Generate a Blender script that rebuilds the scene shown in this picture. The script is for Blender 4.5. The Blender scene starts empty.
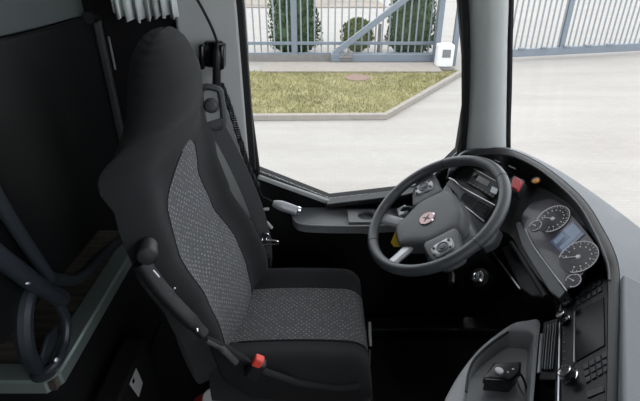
import bpy, bmesh, math, random
from mathutils import Vector as V, Matrix
random.seed(7)
S = bpy.context.scene
COL = S.collection
PI = math.pi
# ------------------------------------------------------------ camera
F = 480.0
TH = math.atan(F / 863.0)
CZ = 1.5
cT, sT = math.cos(TH), math.sin(TH)
EYE = V((0, 0, CZ))
def ray(px, py):
    u = (px - 320) / F; v = (200.5 - py) / F
    return V((u, cT + v * sT, -sT + v * cT))
def at(px, py, X=None, Y=None, Z=None):
    d = ray(px, py)
    t = X / d.x if X is not None else (Y / d.y if Y is not None else (Z - CZ) / d.z)
    return EYE + d * t
def onpl(px, py, p0, n):
    d = ray(px, py)
    return EYE + d * ((p0 - EYE).dot(n) / d.dot(n))
cam = bpy.data.cameras.new('camera'); cam.sensor_width = 36; cam.lens = F * 36 / 640
cam.clip_start = 0.02
co = bpy.data.objects.new('camera', cam); COL.objects.link(co)
co.location = EYE; co.rotation_euler = (PI / 2 - TH, 0, 0); S.camera = co

# ------------------------------------------------------------ materials
def mat(name, col, rough=.5, metal=0, spec=.5, bump=0, bscale=400, var=0, vscale=8, emit=None, es=1, coat=0):
    m = bpy.data.materials.new(name); m.use_nodes = True
    nt = m.node_tree; N = nt.nodes; L = nt.links; b = N['Principled BSDF']
    b.inputs['Base Color'].default_value = (*col, 1); b.inputs['Roughness'].default_value = rough
    b.inputs['Metallic'].default_value = metal; b.inputs['Specular IOR Level'].default_value = spec
    b.inputs['Coat Weight'].default_value = coat
    tc = N.new('ShaderNodeTexCoord')
    if bump:
        t = N.new('ShaderNodeTexNoise'); t.inputs['Scale'].default_value = bscale; t.inputs['Detail'].default_value = 3
        L.new(tc.outputs['Object'], t.inputs['Vector'])
        bp = N.new('ShaderNodeBump'); bp.inputs['Strength'].default_value = bump; bp.inputs['Distance'].default_value = .002
        L.new(t.outputs['Fac'], bp.inputs['Height']); L.new(bp.outputs['Normal'], b.inputs['Normal'])
    if var:
        t = N.new('ShaderNodeTexNoise'); t.inputs['Scale'].default_value = vscale; t.inputs['Detail'].default_value = 5
        L.new(tc.outputs['Object'], t.inputs['Vector'])
        r = N.new('ShaderNodeValToRGB')
        r.color_ramp.elements[0].position = .3; r.color_ramp.elements[1].position = .7
        r.color_ramp.elements[0].color = (*[c * (1 - var) for c in col], 1)
        r.color_ramp.elements[1].color = (*[min(1, c * (1 + var)) for c in col], 1)
        L.new(t.outputs['Fac'], r.inputs['Fac']); L.new(r.outputs['Color'], b.inputs['Base Color'])
    if emit:
        b.inputs['Emission Color'].default_value = (*emit, 1); b.inputs['Emission Strength'].default_value = es
    return m
M = {}
M['black'] = mat('black_plastic', (0.0096, 0.01, 0.0112), .5, bump=.25)
M['black_soft'] = mat('black_soft', (0.0064, 0.0064, 0.0072), .75, spec=.3, bump=.2)
M['gloss'] = mat('gloss_black', (.006, .006, .007), .12)
M['dash'] = mat('dash_plastic', (0.0112, 0.0118, 0.0129), .45, bump=.35, bscale=700)
M['dgrey'] = mat('dark_grey_plastic', (.05, .053, .058), .45, bump=.3, bscale=600)
M['mgrey'] = mat('mid_grey_plastic', (.165, .172, .182), .45, bump=.25, bscale=600)
M['shell'] = mat('shell_grey', (.19, .21, .23), .5, bump=.3, bscale=500, var=.04)
M['pillar'] = mat('pillar_grey', (.76, .79, .78), .55, bump=.15, var=.03)
M['pillar_b'] = mat('pillar_b_grey', (.48, .49, .49), .6, bump=.15, var=.04)
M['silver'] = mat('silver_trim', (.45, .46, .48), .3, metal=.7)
M['silverp'] = mat('silver_plastic', (.46, .47, .49), .35, metal=.3)
M['chrome'] = mat('chrome', (.8, .8, .82), .15, metal=1)
M['leather'] = mat('wheel_leather', (.07, .075, .082), .33, bump=.5, bscale=500)
M['hub'] = mat('hub_grey', (.12, .123, .13), .45, bump=.3, bscale=700)
M['red'] = mat('red_plastic', (.6, .05, .06), .4)
M['redb'] = mat('buckle_red', (.75, .07, .05), .4)
M['amber'] = mat('amber_button', (.85, .3, .03), .35)
M['yellow'] = mat('yellow_tag', (.85, .6, .02), .5)
M['white'] = mat('white_plastic', (.7, .7, .7), .45)
M['curtain'] = mat('curtain_cloth', (.66, .70, .69), .9, spec=.1, bump=.4, bscale=900)
M['belt'] = mat('belt_webbing', (.075, .078, .084), .7, bump=.5, bscale=900)
M['rubber'] = mat('rubber', (.01, .01, .011), .7)
M['part_up'] = mat('partition_grey', (.075, .088, .088), .6, var=.1)
M['part_lo'] = mat('partition_black', (0.0024, 0.0028, 0.0032), .5, bump=.2)
M['tube'] = mat('tube_grey', (0.0352, 0.0416, 0.0512), .4, metal=.2)
M['alu'] = mat('aluminium_edge', (.27, .33, .31), .35, metal=.5, var=.06)
M['floor'] = mat('rubber_floor', (0.0096, 0.0096, 0.0104), .7, bump=.9, bscale=160, var=.25, vscale=60)
M['roof'] = mat('roof_lining', (.30, .30, .30), .8)
M['rear'] = mat('rear_lining', (.05, .05, .052), .8)
M['lcd'] = mat('lcd', (.08, .10, .16), .2, emit=(.22, .30, .5), es=.12)
M['purple'] = mat('cluster_face', (.042, .034, .058), .3, coat=.2)
M['dial'] = mat('dial_face', (.028, .028, .035), .35)
M['mark'] = mat('dial_marks', (.6, .6, .62), .4, emit=(.7, .7, .75), es=.2)
M['emblem'] = mat('emblem_pink', (.55, .36, .36), .3, metal=.3)
M['tray'] = mat('tray_grey', (.30, .31, .325), .5, bump=.25, bscale=600)
M['screen'] = mat('screen_black', (.004, .004, .005), .25, spec=.25)

def fabric(name, base, fleck, plain=False):
    m = mat(name, base, .92, spec=.15, bump=.5, bscale=1200)
    nt = m.node_tree; N = nt.nodes; L = nt.links; b = N['Principled BSDF']
    b.inputs['Sheen Weight'].default_value = .06; b.inputs['Sheen Roughness'].default_value = .6
    if not plain:
        uv = N.new('ShaderNodeTexCoord')
        vo = N.new('ShaderNodeTexVoronoi'); vo.inputs['Scale'].default_value = 88; vo.inputs['Randomness'].default_value = .25
        L.new(uv.outputs['UV'], vo.inputs['Vector'])
        mp = N.new('ShaderNodeMapping'); mp.inputs['Rotation'].default_value = (0, 0, .78)
        L.new(uv.outputs['UV'], mp.inputs['Vector']); L.new(mp.outputs['Vector'], vo.inputs['Vector'])
        r = N.new('ShaderNodeValToRGB'); r.color_ramp.interpolation = 'LINEAR'
        r.color_ramp.elements[0].position = .16; r.color_ramp.elements[0].color = (*fleck, 1)
        r.color_ramp.elements[1].position = .30; r.color_ramp.elements[1].color = (*base, 1)
        L.new(vo.outputs['Distance'], r.inputs['Fac']); L.new(r.outputs['Color'], b.inputs['Base Color'])
    return m
M['fab'] = fabric('seat_fabric_plain', (.0135, .014, .0155), None, True)
M['pat'] = fabric('seat_fabric_pattern', (.080, .081, .085), (.22, .22, .235))

def glass(name, tint=(.97, .98, .98)):
    m = bpy.data.materials.new(name); m.use_nodes = True
    nt = m.node_tree; N = nt.nodes; L = nt.links; N.remove(N['Principled BSDF'])
    t = N.new('ShaderNodeBsdfTransparent'); t.inputs['Color'].default_value = (*tint, 1)
    g = N.new('ShaderNodeBsdfGlossy'); g.inputs['Roughness'].default_value = .02
    fr = N.new('ShaderNodeFresnel'); fr.inputs['IOR'].default_value = 1.25
    mx = N.new('ShaderNodeMixShader'); L.new(fr.outputs[0], mx.inputs[0]); L.new(t.outputs[0], mx.inputs[1]); L.new(g.outputs[0], mx.inputs[2])
    L.new(mx.outputs[0], N['Material Output'].inputs['Surface'])
    return m
M['glass'] = glass('window_glass')

def paving():
    m = mat('paving', (.4, .39, .38), .85, spec=.2)
    nt = m.node_tree; N = nt.nodes; L = nt.links; b = N['Principled BSDF']
    tc = N.new('ShaderNodeTexCoord')
    br = N.new('ShaderNodeTexBrick'); br.inputs['Scale'].default_value = 4.2
    br.inputs['Color1'].default_value = (0.357, 0.34, 0.323, 1); br.inputs['Color2'].default_value = (0.336, 0.321, 0.305, 1)
    br.inputs['Mortar'].default_value = (0.298, 0.286, 0.273, 1); br.inputs['Mortar Size'].default_value = .012
    L.new(tc.outputs['Object'], br.inputs['Vector'])
    no = N.new('ShaderNodeTexNoise'); no.inputs['Scale'].default_value = 1.1; no.inputs['Detail'].default_value = 6
    mp = N.new('ShaderNodeMapping'); mp.inputs['Scale'].default_value = (.35, 2.2, 1)
    L.new(tc.outputs['Object'], mp.inputs['Vector']); L.new(mp.outputs['Vector'], no.inputs['Vector'])
    r = N.new('ShaderNodeValToRGB'); r.color_ramp.elements[0].position = .3; r.color_ramp.elements[0].color = (.90, .885, .87, 1)
    r.color_ramp.elements[1].position = .65; r.color_ramp.elements[1].color = (1, 1, 1, 1)
    L.new(no.outputs['Fac'], r.inputs['Fac'])
    mx = N.new('ShaderNodeMix'); mx.data_type = 'RGBA'; mx.blend_type = 'MULTIPLY'; mx.inputs[0].default_value = 1
    L.new(br.outputs['Color'], mx.inputs[6]); L.new(r.outputs['Color'], mx.inputs[7]); L.new(mx.outputs[2], b.inputs['Base Color'])
    return m
M['paving'] = paving()
def wood():
    m = mat('wood_floor', (.1, .07, .05), .5)
    nt = m.node_tree; N = nt.nodes; L = nt.links; b = N['Principled BSDF']
    tc = N.new('ShaderNodeTexCoord'); mp = N.new('ShaderNodeMapping'); mp.inputs['Scale'].default_value = (2, 22, 1)
    no = N.new('ShaderNodeTexNoise'); no.inputs['Scale'].default_value = 3; no.inputs['Detail'].default_value = 6
    r = N.new('ShaderNodeValToRGB'); r.color_ramp.elements[0].color = (.055, .050, .043, 1); r.color_ramp.elements[1].color = (.15, .135, .115, 1)
    r.color_ramp.elements[0].position = .35; r.color_ramp.elements[1].position = .65
    L.new(tc.outputs['Object'], mp.inputs['Vector']); L.new(mp.outputs['Vector'], no.inputs['Vector'])
    L.new(no.outputs['Fac'], r.inputs['Fac']); L.new(r.outputs['Color'], b.inputs['Base Color'])
    return m
M['wood'] = wood()
M['grass'] = mat('grass_soil', (0.249, 0.2241, 0.1245), .95, spec=.1, var=.28, vscale=2.2)
M['blade'] = mat('grass_blade', (0.249, 0.2407, 0.1079), .8, spec=.2, var=.3, vscale=1.5)
M['kerb'] = mat('kerb_concrete', (0.2739, 0.249, 0.2241), .9, bump=.3, bscale=60, var=.08)
M['footing'] = mat('footing_concrete', (0.1826, 0.1743, 0.166), .9, bump=.3, bscale=60, var=.1)
M['slab'] = mat('slab_concrete', (0.2739, 0.2448, 0.22), .9, bump=.3, bscale=60, var=.08)
M['fence'] = mat('fence_paint', (0.1577, 0.1867, 0.22), .45, var=.04)
M['fencebar'] = mat('fence_bar_zinc', (0.2241, 0.249, 0.2739), .45, var=.04)
M['leaf'] = mat('leaf_dark', (0.0498, 0.0913, 0.0373), .6, var=.5, vscale=9)
M['leaf2'] = mat('leaf_yellow', (0.1245, 0.1577, 0.0415), .6, var=.4, vscale=9)
M['twig'] = mat('twig', (.10, .07, .05), .8)
M['cover'] = mat('manhole_iron', (0.2075, 0.1411, 0.1162), .8, bump=.3, bscale=40)
M['verge'] = mat('verge', (0.2324, 0.1992, 0.166), .95, var=.2, vscale=1)

# ------------------------------------------------------------ mesh helpers
def wloc(o):
    p = V((0, 0, 0))
    while o is not None:
        p += o.location; o = o.parent
    return p
class MB:
    def __init__(s): s.v = []; s.f = []; s.uv = None
    def add(s, vs, fs):
        k = len(s.v); s.v += [V(p) for p in vs]; s.f += [tuple(i + k for i in f) for f in fs]; return s
    def box(s, c, d, R=None):
        c = V(c); h = V(d) / 2; vs = []
        for x in (-1, 1):
            for y in (-1, 1):
                for z in (-1, 1):
                    p = V((x * h.x, y * h.y, z * h.z)); vs.append(c + (R @ p if R else p))
        return s.add(vs, [(0, 1, 3, 2), (4, 6, 7, 5), (0, 4, 5, 1), (2, 3, 7, 6), (0, 2, 6, 4), (1, 5, 7, 3)])
    def grid(s, rows, closed=False, cap=False):
        n = len(rows[0]); k = len(s.v)
        for r in rows: s.v += [V(p) for p in r]
        for i in range(len(rows) - 1):
            for j in range(n if closed else n - 1):
                a = k + i * n + j; b = k + i * n + (j + 1) % n
                s.f.append((a, b, b + n, a + n))
        if cap:
            s.f.append(tuple(k + j for j in range(n))[::-1]); s.f.append(tuple(k + (len(rows) - 1) * n + j for j in range(n)))
        return s
    def tube(s, pts, r, seg=10, closed=False, flat=None):
        pts = [V(p) for p in pts]; rows = []; up = None; n = len(pts)
        for i, p in enumerate(pts):
            if closed: t = pts[(i + 1) % n] - pts[i - 1]
            else: t = pts[min(i + 1, n - 1)] - pts[max(i - 1, 0)]
            t.normalize()
            if up is None:
                up = V((0, 0, 1)) if abs(t.z) < .9 else V((1, 0, 0))
            up = (up - t * up.dot(t)).normalized(); sd = t.cross(up)
            rr = r[i] if isinstance(r, (list, tuple)) else r
            rows.append([p + (up * math.cos(a) + sd * math.sin(a)) * rr for a in [2 * PI * j / seg for j in range(seg)]])
        if closed: rows.append(rows[0]); return s.grid(rows, True)
        return s.grid(rows, True, True)
    def ribbon(s, pts, wdir, w, th):
        pts = [V(p) for p in pts]; rows = []; wd = V(wdir).normalized()
        for i, p in enumerate(pts):
            t = (pts[min(i + 1, len(pts) - 1)] - pts[max(i - 1, 0)]).normalized()
            q = (wd - t * wd.dot(t)).normalized(); n = t.cross(q)
            rows.append([p + q * w / 2 + n * th / 2, p - q * w / 2 + n * th / 2, p - q * w / 2 - n * th / 2, p + q * w / 2 - n * th / 2])
        return s.grid(rows, True, True)
    def prism(s, poly, n, d):
        """poly: 3D loop, thickness from the loop down along -n*d"""
        n = V(n).normalized(); poly = [V(p) for p in poly]; k = len(poly)
        return s.add(poly + [p - n * d for p in poly], [tuple(range(k)), tuple(range(2 * k - 1, k - 1, -1))] +
                     [(i, i + k, (i + 1) % k + k, (i + 1) % k) for i in range(k)])
    def cyl(s, p0, p1, r0, r1=None, seg=20):
        r1 = r0 if r1 is None else r1
        return s.tube([p0, p1], [r0, r1], seg)
    def lathe(s, c, ax, prof, seg=24, e1=None):
        c = V(c); ax = V(ax).normalized()
        e = V(e1) if e1 else (V((1, 0, 0)) if abs(ax.x) < .8 else V((0, 1, 0)))
        e = (e - ax * e.dot(ax)).normalized(); g = ax.cross(e)
        rows = [[c + ax * h + (e * math.cos(a) + g * math.sin(a)) * r for a in [2 * PI * j / seg for j in range(seg)]] for r, h in prof]
        return s.grid(rows, True, True)
    def build(s, name, m, parent=None, bevel=0, smooth=True, sub=0, ang=35, kind=None, seg=2):
        me = bpy.data.meshes.new(name); off = wloc(parent) if parent else V((0, 0, 0))
        bm = bmesh.new()
        vs = [bm.verts.new(p - off) for p in s.v]
        for f in s.f:
            try: bm.faces.new([vs[i] for i in f])
            except ValueError: pass
        bmesh.ops.recalc_face_normals(bm, faces=bm.faces)
        bm.to_mesh(me); bm.free()
        o = bpy.data.objects.new(name, me); COL.objects.link(o)
        if parent: o.parent = parent
        me.materials.append(M[m] if isinstance(m, str) else m)
        if bevel:
            md = o.modifiers.new('bevel', 'BEVEL'); md.width = bevel; md.segments = seg; md.limit_method = 'ANGLE'; md.angle_limit = math.radians(30)
        if sub:
            md = o.modifiers.new('sub', 'SUBSURF'); md.levels = sub; md.render_levels = sub
        if smooth:
            for p in me.polygons: p.use_smooth = True
            try: me.set_sharp_from_angle(angle=math.radians(ang))
            except Exception: pass
        if kind: o['kind'] = kind
        return o
def thing(name, label, cat, loc=(0, 0, 0), group=None):
    o = bpy.data.objects.new(name, None); COL.objects.link(o); o.location = loc; o.empty_display_size = .05
    o['label'] = label; o['category'] = cat
    if group: o['group'] = group
    return o
def tag(o, label, cat, group=None):
    o['label'] = label; o['category'] = cat
    if group: o['group'] = group
    return o
def cr(pts, n=8, closed=False):
    pts = [V(p) for p in pts]; out = []; N = len(pts)
    for i in range(N if closed else N - 1):
        if closed: a, b, c, d = pts[i - 1], pts[i], pts[(i + 1) % N], pts[(i + 2) % N]
        else: a, b, c, d = pts[max(i - 1, 0)], pts[i], pts[i + 1], pts[min(i + 2, N - 1)]
        for k in range(n):
            t = k / n
            out.append(.5 * ((2 * b) + (c - a) * t + (2 * a - 5 * b + 4 * c - d) * t * t + (3 * b - a - 3 * c + d) * t ** 3))
    if not closed: out.append(pts[-1])
    return out
def lerp(a, b, t): return a + (b - a) * t
def interp(x, tab):
    if x <= tab[0][0]: return tab[0][1]
    for (a, b), (c, d) in zip(tab, tab[1:]):
        if x <= c:
            t = (x - a) / (c - a); t = t * t * (3 - 2 * t) * .5 + t * .5
            return b + (d - b) * t
    return tab[-1][1]

# ============================================================ OUTSIDE
GZ = -1.0
def g(px, py): return at(px, py, Z=GZ)
MB().add([(-60, -30, GZ), (60, -30, GZ), (60, 90, GZ), (-60, 90, GZ)], [(0, 1, 2, 3)]).build('ground', 'paving', kind='structure')
# grass bed
k1, k2, k3 = g(225, 122), g(385, 119), g(462, 74)
yb = g(300, 74).y
bed = [V((-6, k1.y, 0)), V((k2.x, k2.y, 0)), V((k3.x, k3.y, 0)), V((k3.x + .1, yb, 0)), V((-6, yb, 0))]
MB().prism([V((p.x, p.y, GZ + .06)) for p in bed], (0, 0, 1), .05).build('trim_1', 'grass', kind='structure')
def inside(x, y):
    c = False
    for i in range(len(bed)):
        a, b = bed[i], bed[i - 1]
        if (a.y > y) != (b.y > y) and x < (b.x - a.x) * (y - a.y) / (b.y - a.y) + a.x: c = not c
    return c
gb = MB()
n = 0
while n < 15000:
    x = random.uniform(-2.6, 2.9); y = random.uniform(k1.y, yb)
    if not inside(x, y) or math.hypot(x - g(357, 81).x, y - g(357, 81).y) < .26: continue
    n += 1
    h = random.uniform(.02, .06); a = random.uniform(0, PI); w = random.uniform(.004, .009)
    dx, dy = math.cos(a) * w, math.sin(a) * w; lx, ly = random.uniform(-.03, .03), random.uniform(-.03, .03)
    gb.add([(x - dx, y - dy, GZ + .058), (x + dx, y + dy, GZ + .058), (x + lx, y + ly, GZ + .06 + h)], [(0, 1, 2)])
o = gb.build('grass', 'blade', smooth=False); o['kind'] = 'stuff'; tag(o, 'short patchy yellowish green grass between the kerb and the fence', 'grass')
# kerb
kb = [V((-6, k1.y, GZ)), V((k2.x, k2.y, GZ)), V((k3.x, k3.y, GZ)), V((k3.x + .45, yb + .1, GZ))]
mk = MB(); rows = []
for i, p in enumerate(kb):
    t = (kb[min(i + 1, 3)] - kb[max(i - 1, 0)]).normalized(); s_ = V((t.y, -t.x, 0)) * .05
    rows.append([p + s_, p + s_ + V((0, 0, .09)), p - s_ + V((0, 0, .09)), p - s_])
mk.grid(rows, True, True); mk.build('trim_2', 'kerb', kind='structure', bevel=.008)
# concrete slab strip and footing of the fence
fy = g(295, 61).y
sl0, sl1 = g(262, 75), g(436, 69)
MB().box(((sl0.x + sl1.x) / 2, (g(300, 67.5).y + g(300, 75).y) / 2, GZ + .07), (sl1.x - sl0.x, .75, .05)).build('trim_3', 'slab', kind='structure', bevel=.01)
MB().box(((-7 + k3.x) / 2 + .1, fy + .05, GZ + .07), (7 + k3.x, .22, .16)).build('trim_4', 'footing', kind='structure', bevel=.01)
FB = GZ + .15
FT = .75
# fence left
def fx(px): return at(px, 45, Y=fy).x
f = thing('bar_fence', 'blue-grey vertical bar fence behind the grass, left of the gate', 'fence', (fx(295), fy, GZ))
for px in (294.5, 100):
    MB().box((fx(px), fy, (GZ + .1 + FT + .05) / 2), (.13, .1, FT + .05 - GZ - .1)).build('post', 'fence', f, bevel=.008)
pk = MB(); xx = fx(40)
xe = fx(437)
while xx < xe:
    if abs(xx - fx(294.5)) > .1: pk.box((xx, fy, (FB + FT) / 2), (.032, .02, FT - FB))
    xx += .148
pk.build('bars', 'fencebar', f)
zr = at(295, 43, Y=fy).z
MB().box(((fx(40) + xe) / 2, fy - .02, zr), (xe - fx(40), .05, .065)).build('rail', 'fence', f, bevel=.005)
MB().box(((fx(40) + xe) / 2, fy - .02, FT - .1), (xe - fx(40), .05, .065)).build('rail', 'fence', f, bevel=.005)
MB().box(((fx(40) + xe) / 2, fy - .02, FB + .02), (xe - fx(40), .04, .04)).build('rail', 'fence', f, bevel=.005)
# sliding gate: tail with diagonal brace
gy = fy - .25
def gx(px, py=50): return at(px, py, Y=gy)
gt = thing('sliding_gate', 'blue-grey sliding gate tail with diagonal brace and heavy bottom beam', 'gate', (gx(384).x, gy, GZ))
b0, b1 = gx(331, 58), gx(436, 57)
MB().box(((b0.x + b1.x) / 2, gy, (b0.z + b1.z) / 2), (b1.x - b0.x, .12, .17)).build('bottom_beam', 'fence', gt, bevel=.01)
p0, p1 = gx(334, 54), gx(412, -6)
d = (p1 - p0); p1 = p1 + d * .25
MB().ribbon([p0, p1], (0, 1, 0), .08, .12).build('brace', 'fence', gt, bevel=.006)
MB().box((b1.x - .03, gy, (b1.z + FT) / 2), (.11, .09, FT - b1.z)).build('end_post', 'fence', gt, bevel=.006)
r0 = gx(346, 66)
rl = MB().box((r0.x, gy, GZ + .16), (.3, .22, .04))
rl.box((r0.x, gy, GZ + .12), (.2, .16, .1))
rl.cyl((r0.x - .08, gy - .1, GZ + .22), (r0.x - .08, gy + .1, GZ + .22), .04); rl.cyl((r0.x + .08, gy - .1, GZ + .22), (r0.x + .08, gy + .1, GZ + .22), .04)
rl.build('roller_carriage', 'footing', gt, bevel=.004)
# gate post pair with motor
gp = thing('gate_portal', 'pair of tall blue-grey gate guide posts beside the diagonal brace', 'post', (gx(455).x, fy - .3, GZ))
py_ = fy - .42
for px in (437.5, 455):
    x = at(px, 45, Y=py_).x
    MB().box((x, py_, (GZ + FT + .3) / 2), (.11, .1, FT + .3 - GZ)).build('post', 'fence', gp, bevel=.006)
x0, x1 = at(437.5, 45, Y=py_).x, at(455, 45, Y=py_).x
MB().box(((x0 + x1) / 2, py_, FT + .27), (x1 - x0 + .11, .1, .06)).build('cross_bar', 'fence', gp)
mo = at(444.5, 54, Y=py_ - .32)
gm = thing('gate_motor', 'white gate motor box with grey front at foot of gate posts', 'motor', (mo.x, mo.y, GZ))
MB().box((mo.x, mo.y, GZ + .29), (.34, .26, .46)).build('housing', 'white', gm, bevel=.04, seg=4)
MB().box((mo.x + .01, mo.y - .135, GZ + .35), (.17, .02, .16)).build('front_panel', 'mgrey', gm, bevel=.01)
MB().box((mo.x, mo.y, GZ + .03), (.42, .32, .06)).build('base_plate', 'footing', gm, bevel=.01)
# short stake
st = at(379, 47, Y=fy + .25)
tag(MB().box((st.x, fy + .3, (GZ + .75 + GZ) / 2), (.07, .07, .75)).build('stake', 'footing', bevel=.005), 'short grey stake behind the fence beside small round bush', 'stake')
# moving gate leaf on the right
a0 = at(513, 56, Z=GZ + .1); a1 = at(640, 49.5, Z=GZ + .1)
dirv = V((a1.x - a0.x, a1.y - a0.y, 0)).normalized()
gs = a0 - dirv * .6; ge = a1 + dirv * 3
gl = thing('gate_leaf', 'long grey-blue barred gate leaf seen through the windscreen', 'gate', (gs.x, gs.y, GZ))
R = Matrix.Rotation(math.atan2(dirv.y, dirv.x), 3, 'Z')
Lg = (ge - gs).length
def gpt(t, z): return V((gs.x + dirv.x * t, gs.y + dirv.y * t, z))
MB().box(gpt(Lg / 2, GZ + .17), (Lg, .12, .17), R).build('bottom_beam', 'fence', gl, bevel=.01)
MB().box(gpt(Lg / 2, FT - .05), (Lg, .08, .08), R).build('top_rail', 'fence', gl, bevel=.01)
pk = MB(); t = .06
while t < Lg - .05:
    pk.box(gpt(t, (GZ + .2 + FT) / 2), (.03, .025, FT - GZ - .2), R); t += .135
pk.build('bars', 'fencebar', gl)
tp = (at(563, 50, Z=GZ + .2) - gs).dot(dirv)
for t in (.03, tp, tp + 2.4):
    MB().box(gpt(t, (GZ + .2 + FT) / 2), (.12, .09, FT - GZ - .2), R).build('post', 'fence', gl, bevel=.006)
for px in (527, 553, 580, 606, 632):
    t = (at(px, 54, Z=GZ + .2) - gs).dot(dirv)
    MB().box(gpt(t, GZ + .275) - V((-dirv.y, dirv.x, 0)) * .07, (.16, .05, .04), R).build('rack_bracket', 'fencebar', gl, bevel=.004)
# manhole cover
mc = g(357, 81)
tag(MB().lathe((mc.x, mc.y, GZ + .06), (0, 0, 1), [(.01, 0), (.24, 0), (.24, .012), (.22, .02), (.21, .012), (.01, .013)], 32).build('manhole_cover', 'cover', bevel=.004), 'rusty round cover set in the grass', 'cover')
# bushes
def bush(base, h, r, n, m, label, round_=False, name='thuja_bush'):
    t = thing(name, label, 'bush', base, group=None if round_ else 'conical evergreen bushes behind the fence')
    bx, by, bz = base
    tr = MB().tube([(bx, by, bz), (bx, by, bz + h * .8)], [.05, .015], 8)
    for k in range(10):
        a = k * 2.4; zz = bz + h * (.1 + .06 * k)
        tr.tube([(bx, by, zz), (bx + math.cos(a) * r * .6, by + math.sin(a) * r * .6, zz + .15)], [.015, .005], 5)
    tr.build('trunk', 'twig', t)
    core = []
    for i in range(15):
        u = i / 14
        R_ = r * (math.sqrt(max(0, 1 - (2 * u - 1) ** 2)) if round_ else min(1, u * 7 + .35) * (1 - .55 * u ** 1.6) * (1 if u < .9 else (1 - u) * 10)) * .84 + .004
        core.append([V((bx + math.cos(a_) * R_ * (1 + .05 * math.sin(a_ * 5 + u * 9)), by + math.sin(a_) * R_, bz + u * h * .98)) for a_ in [2 * PI * q / 20 for q in range(20)]])
    MB().grid(core, True, True).build('inner_foliage', m, t)
    lf = MB()
    for _ in range(n):
        u = random.random(); a = random.uniform(0, 2 * PI)
        if round_: R_ = r * math.sqrt(max(0, 1 - (2 * u - 1) ** 2))
        else: R_ = r * min(1, u * 7 + .35) * (1 - .55 * u ** 1.6) * (1 if u < .9 else (1 - u) * 10)
        R_ *= random.uniform(.55, 1.06) * (1 + .12 * math.sin(a * 5 + u * 9))
        p = V((bx + math.cos(a) * R_, by + math.sin(a) * R_, bz + u * h))
        s1 = V((random.gauss(0, 1), random.gauss(0, 1), random.gauss(0, 1))).normalized() * random.uniform(.015, .035)
        s2 = V((math.cos(a) * .3, math.sin(a) * .3, 1)).normalized() * random.uniform(.03, .07)
        lf.add([p - s1, p + s1, p + s1 * .3 + s2, p - s1 * .4 + s2 * .9], [(0, 1, 2, 3)])
    lf.build('foliage', m, t, smooth=False)
by = fy + .75
def bb(px): return (at(px, 55, Y=by).x, by, GZ)
x, y, z = bb(295); w = at(320, 30, Y=by).x - at(270, 30, Y=by).x
bush((x, y, z), 2.2, w / 2, 9000, 'leaf', 'dense conical evergreen bush behind the fence post, left of the gate brace')
bush((at(411, 30, Y=by).x, y, z), 2.2, w / 2 * .98, 9000, 'leaf', 'dense conical evergreen bush behind the gate brace beside white motor')
bush((at(357, 45, Y=by).x, y, z + .05), .72, .36, 2600, 'leaf2', 'small round yellow-green bush between the two conical bushes', True, 'round_bush')
# far verge and road strip
v0 = g(300, 8).y
MB().add([(-40, v0, GZ + .02), (2.6, v0, GZ + .02), (1.5, v0 + 14, GZ + .02), (-40, v0 + 14, GZ + .02)], [(0, 1, 2, 3)]).build('trim_5', 'verge', kind='structure')

# ============================================================ BUS SHELL
WY = 1.6
def wallmesh(outer, holes, Y, th, name, m, ydir=1):
    bm = bmesh.new(); es = []
    for loop in [outer] + holes:
        vs = [bm.verts.new((x, Y, z)) for x, z in loop]
        for i in range(len(vs)): es.append(bm.edges.new((vs[i - 1], vs[i])))
    bmesh.ops.triangle_fill(bm, edges=es, use_beauty=True)
    r = bmesh.ops.extrude_face_region(bm, geom=bm.faces[:])
    for v in [q for q in r['geom'] if isinstance(q, bmesh.types.BMVert)]: v.co.y += th * ydir
    bmesh.ops.recalc_face_normals(bm, faces=bm.faces)
    me = bpy.data.meshes.new(name); bm.to_mesh(me); bm.free(); me.materials.append(M[m])
    o = bpy.data.objects.new(name, me); COL.objects.link(o); o['kind'] = 'structure'; return o
sx = -.245
def wxz(px, py, Y=WY):
    p = at(px, py, Y=Y); return (p.x, p.z)
A1_, A2_, A3_, A4_ = wxz(459, 154), wxz(466, 110), wxz(466, 60), wxz(461, 0)
slope = (A4_[0] - A3_[0]) / (A4_[1] - A3_[1])
AT = (A4_[0] + slope * (1.98 - A4_[1]) - .02, 1.98)
hole = [(sx - .03, 1.98), (sx - .018, 1.3), wxz(258, 173), wxz(330, 201), wxz(400, 193), wxz(430, 182), A1_, A2_, A3_, A4_, AT]
wallmesh([(-1.6, -1.0), (.63, -1.0), (.63, .80), (.565, 1.4), (.51, 2.15), (-1.6, 2.15)], [hole], WY, .06, 'wall_left', 'black_soft')
# grey pillar cladding behind the seat (B pillar)
bp = [(-.44, .55), (sx + .01, .55), (sx - .004, .75), (sx - .005, 1.3), (sx - .03, 2.12), (-.46, 2.12)]
MB().prism([V((x, WY - .035, z)) for x, z in bp], (0, -1, 0), .034).build('trim_6', 'pillar_b', kind='structure', bevel=.012, seg=3)
MB().prism([V((x, WY - .032, z)) for x, z in [(sx - .012, .76), (sx + .012, .75), (sx + .012, 1.3), (sx - .012, 2.0), (sx - .04, 2.0), (sx - .018, 1.3)]], (0, -1, 0), .03).build('trim_7', 'rubber', kind='structure', bevel=.004)
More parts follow.
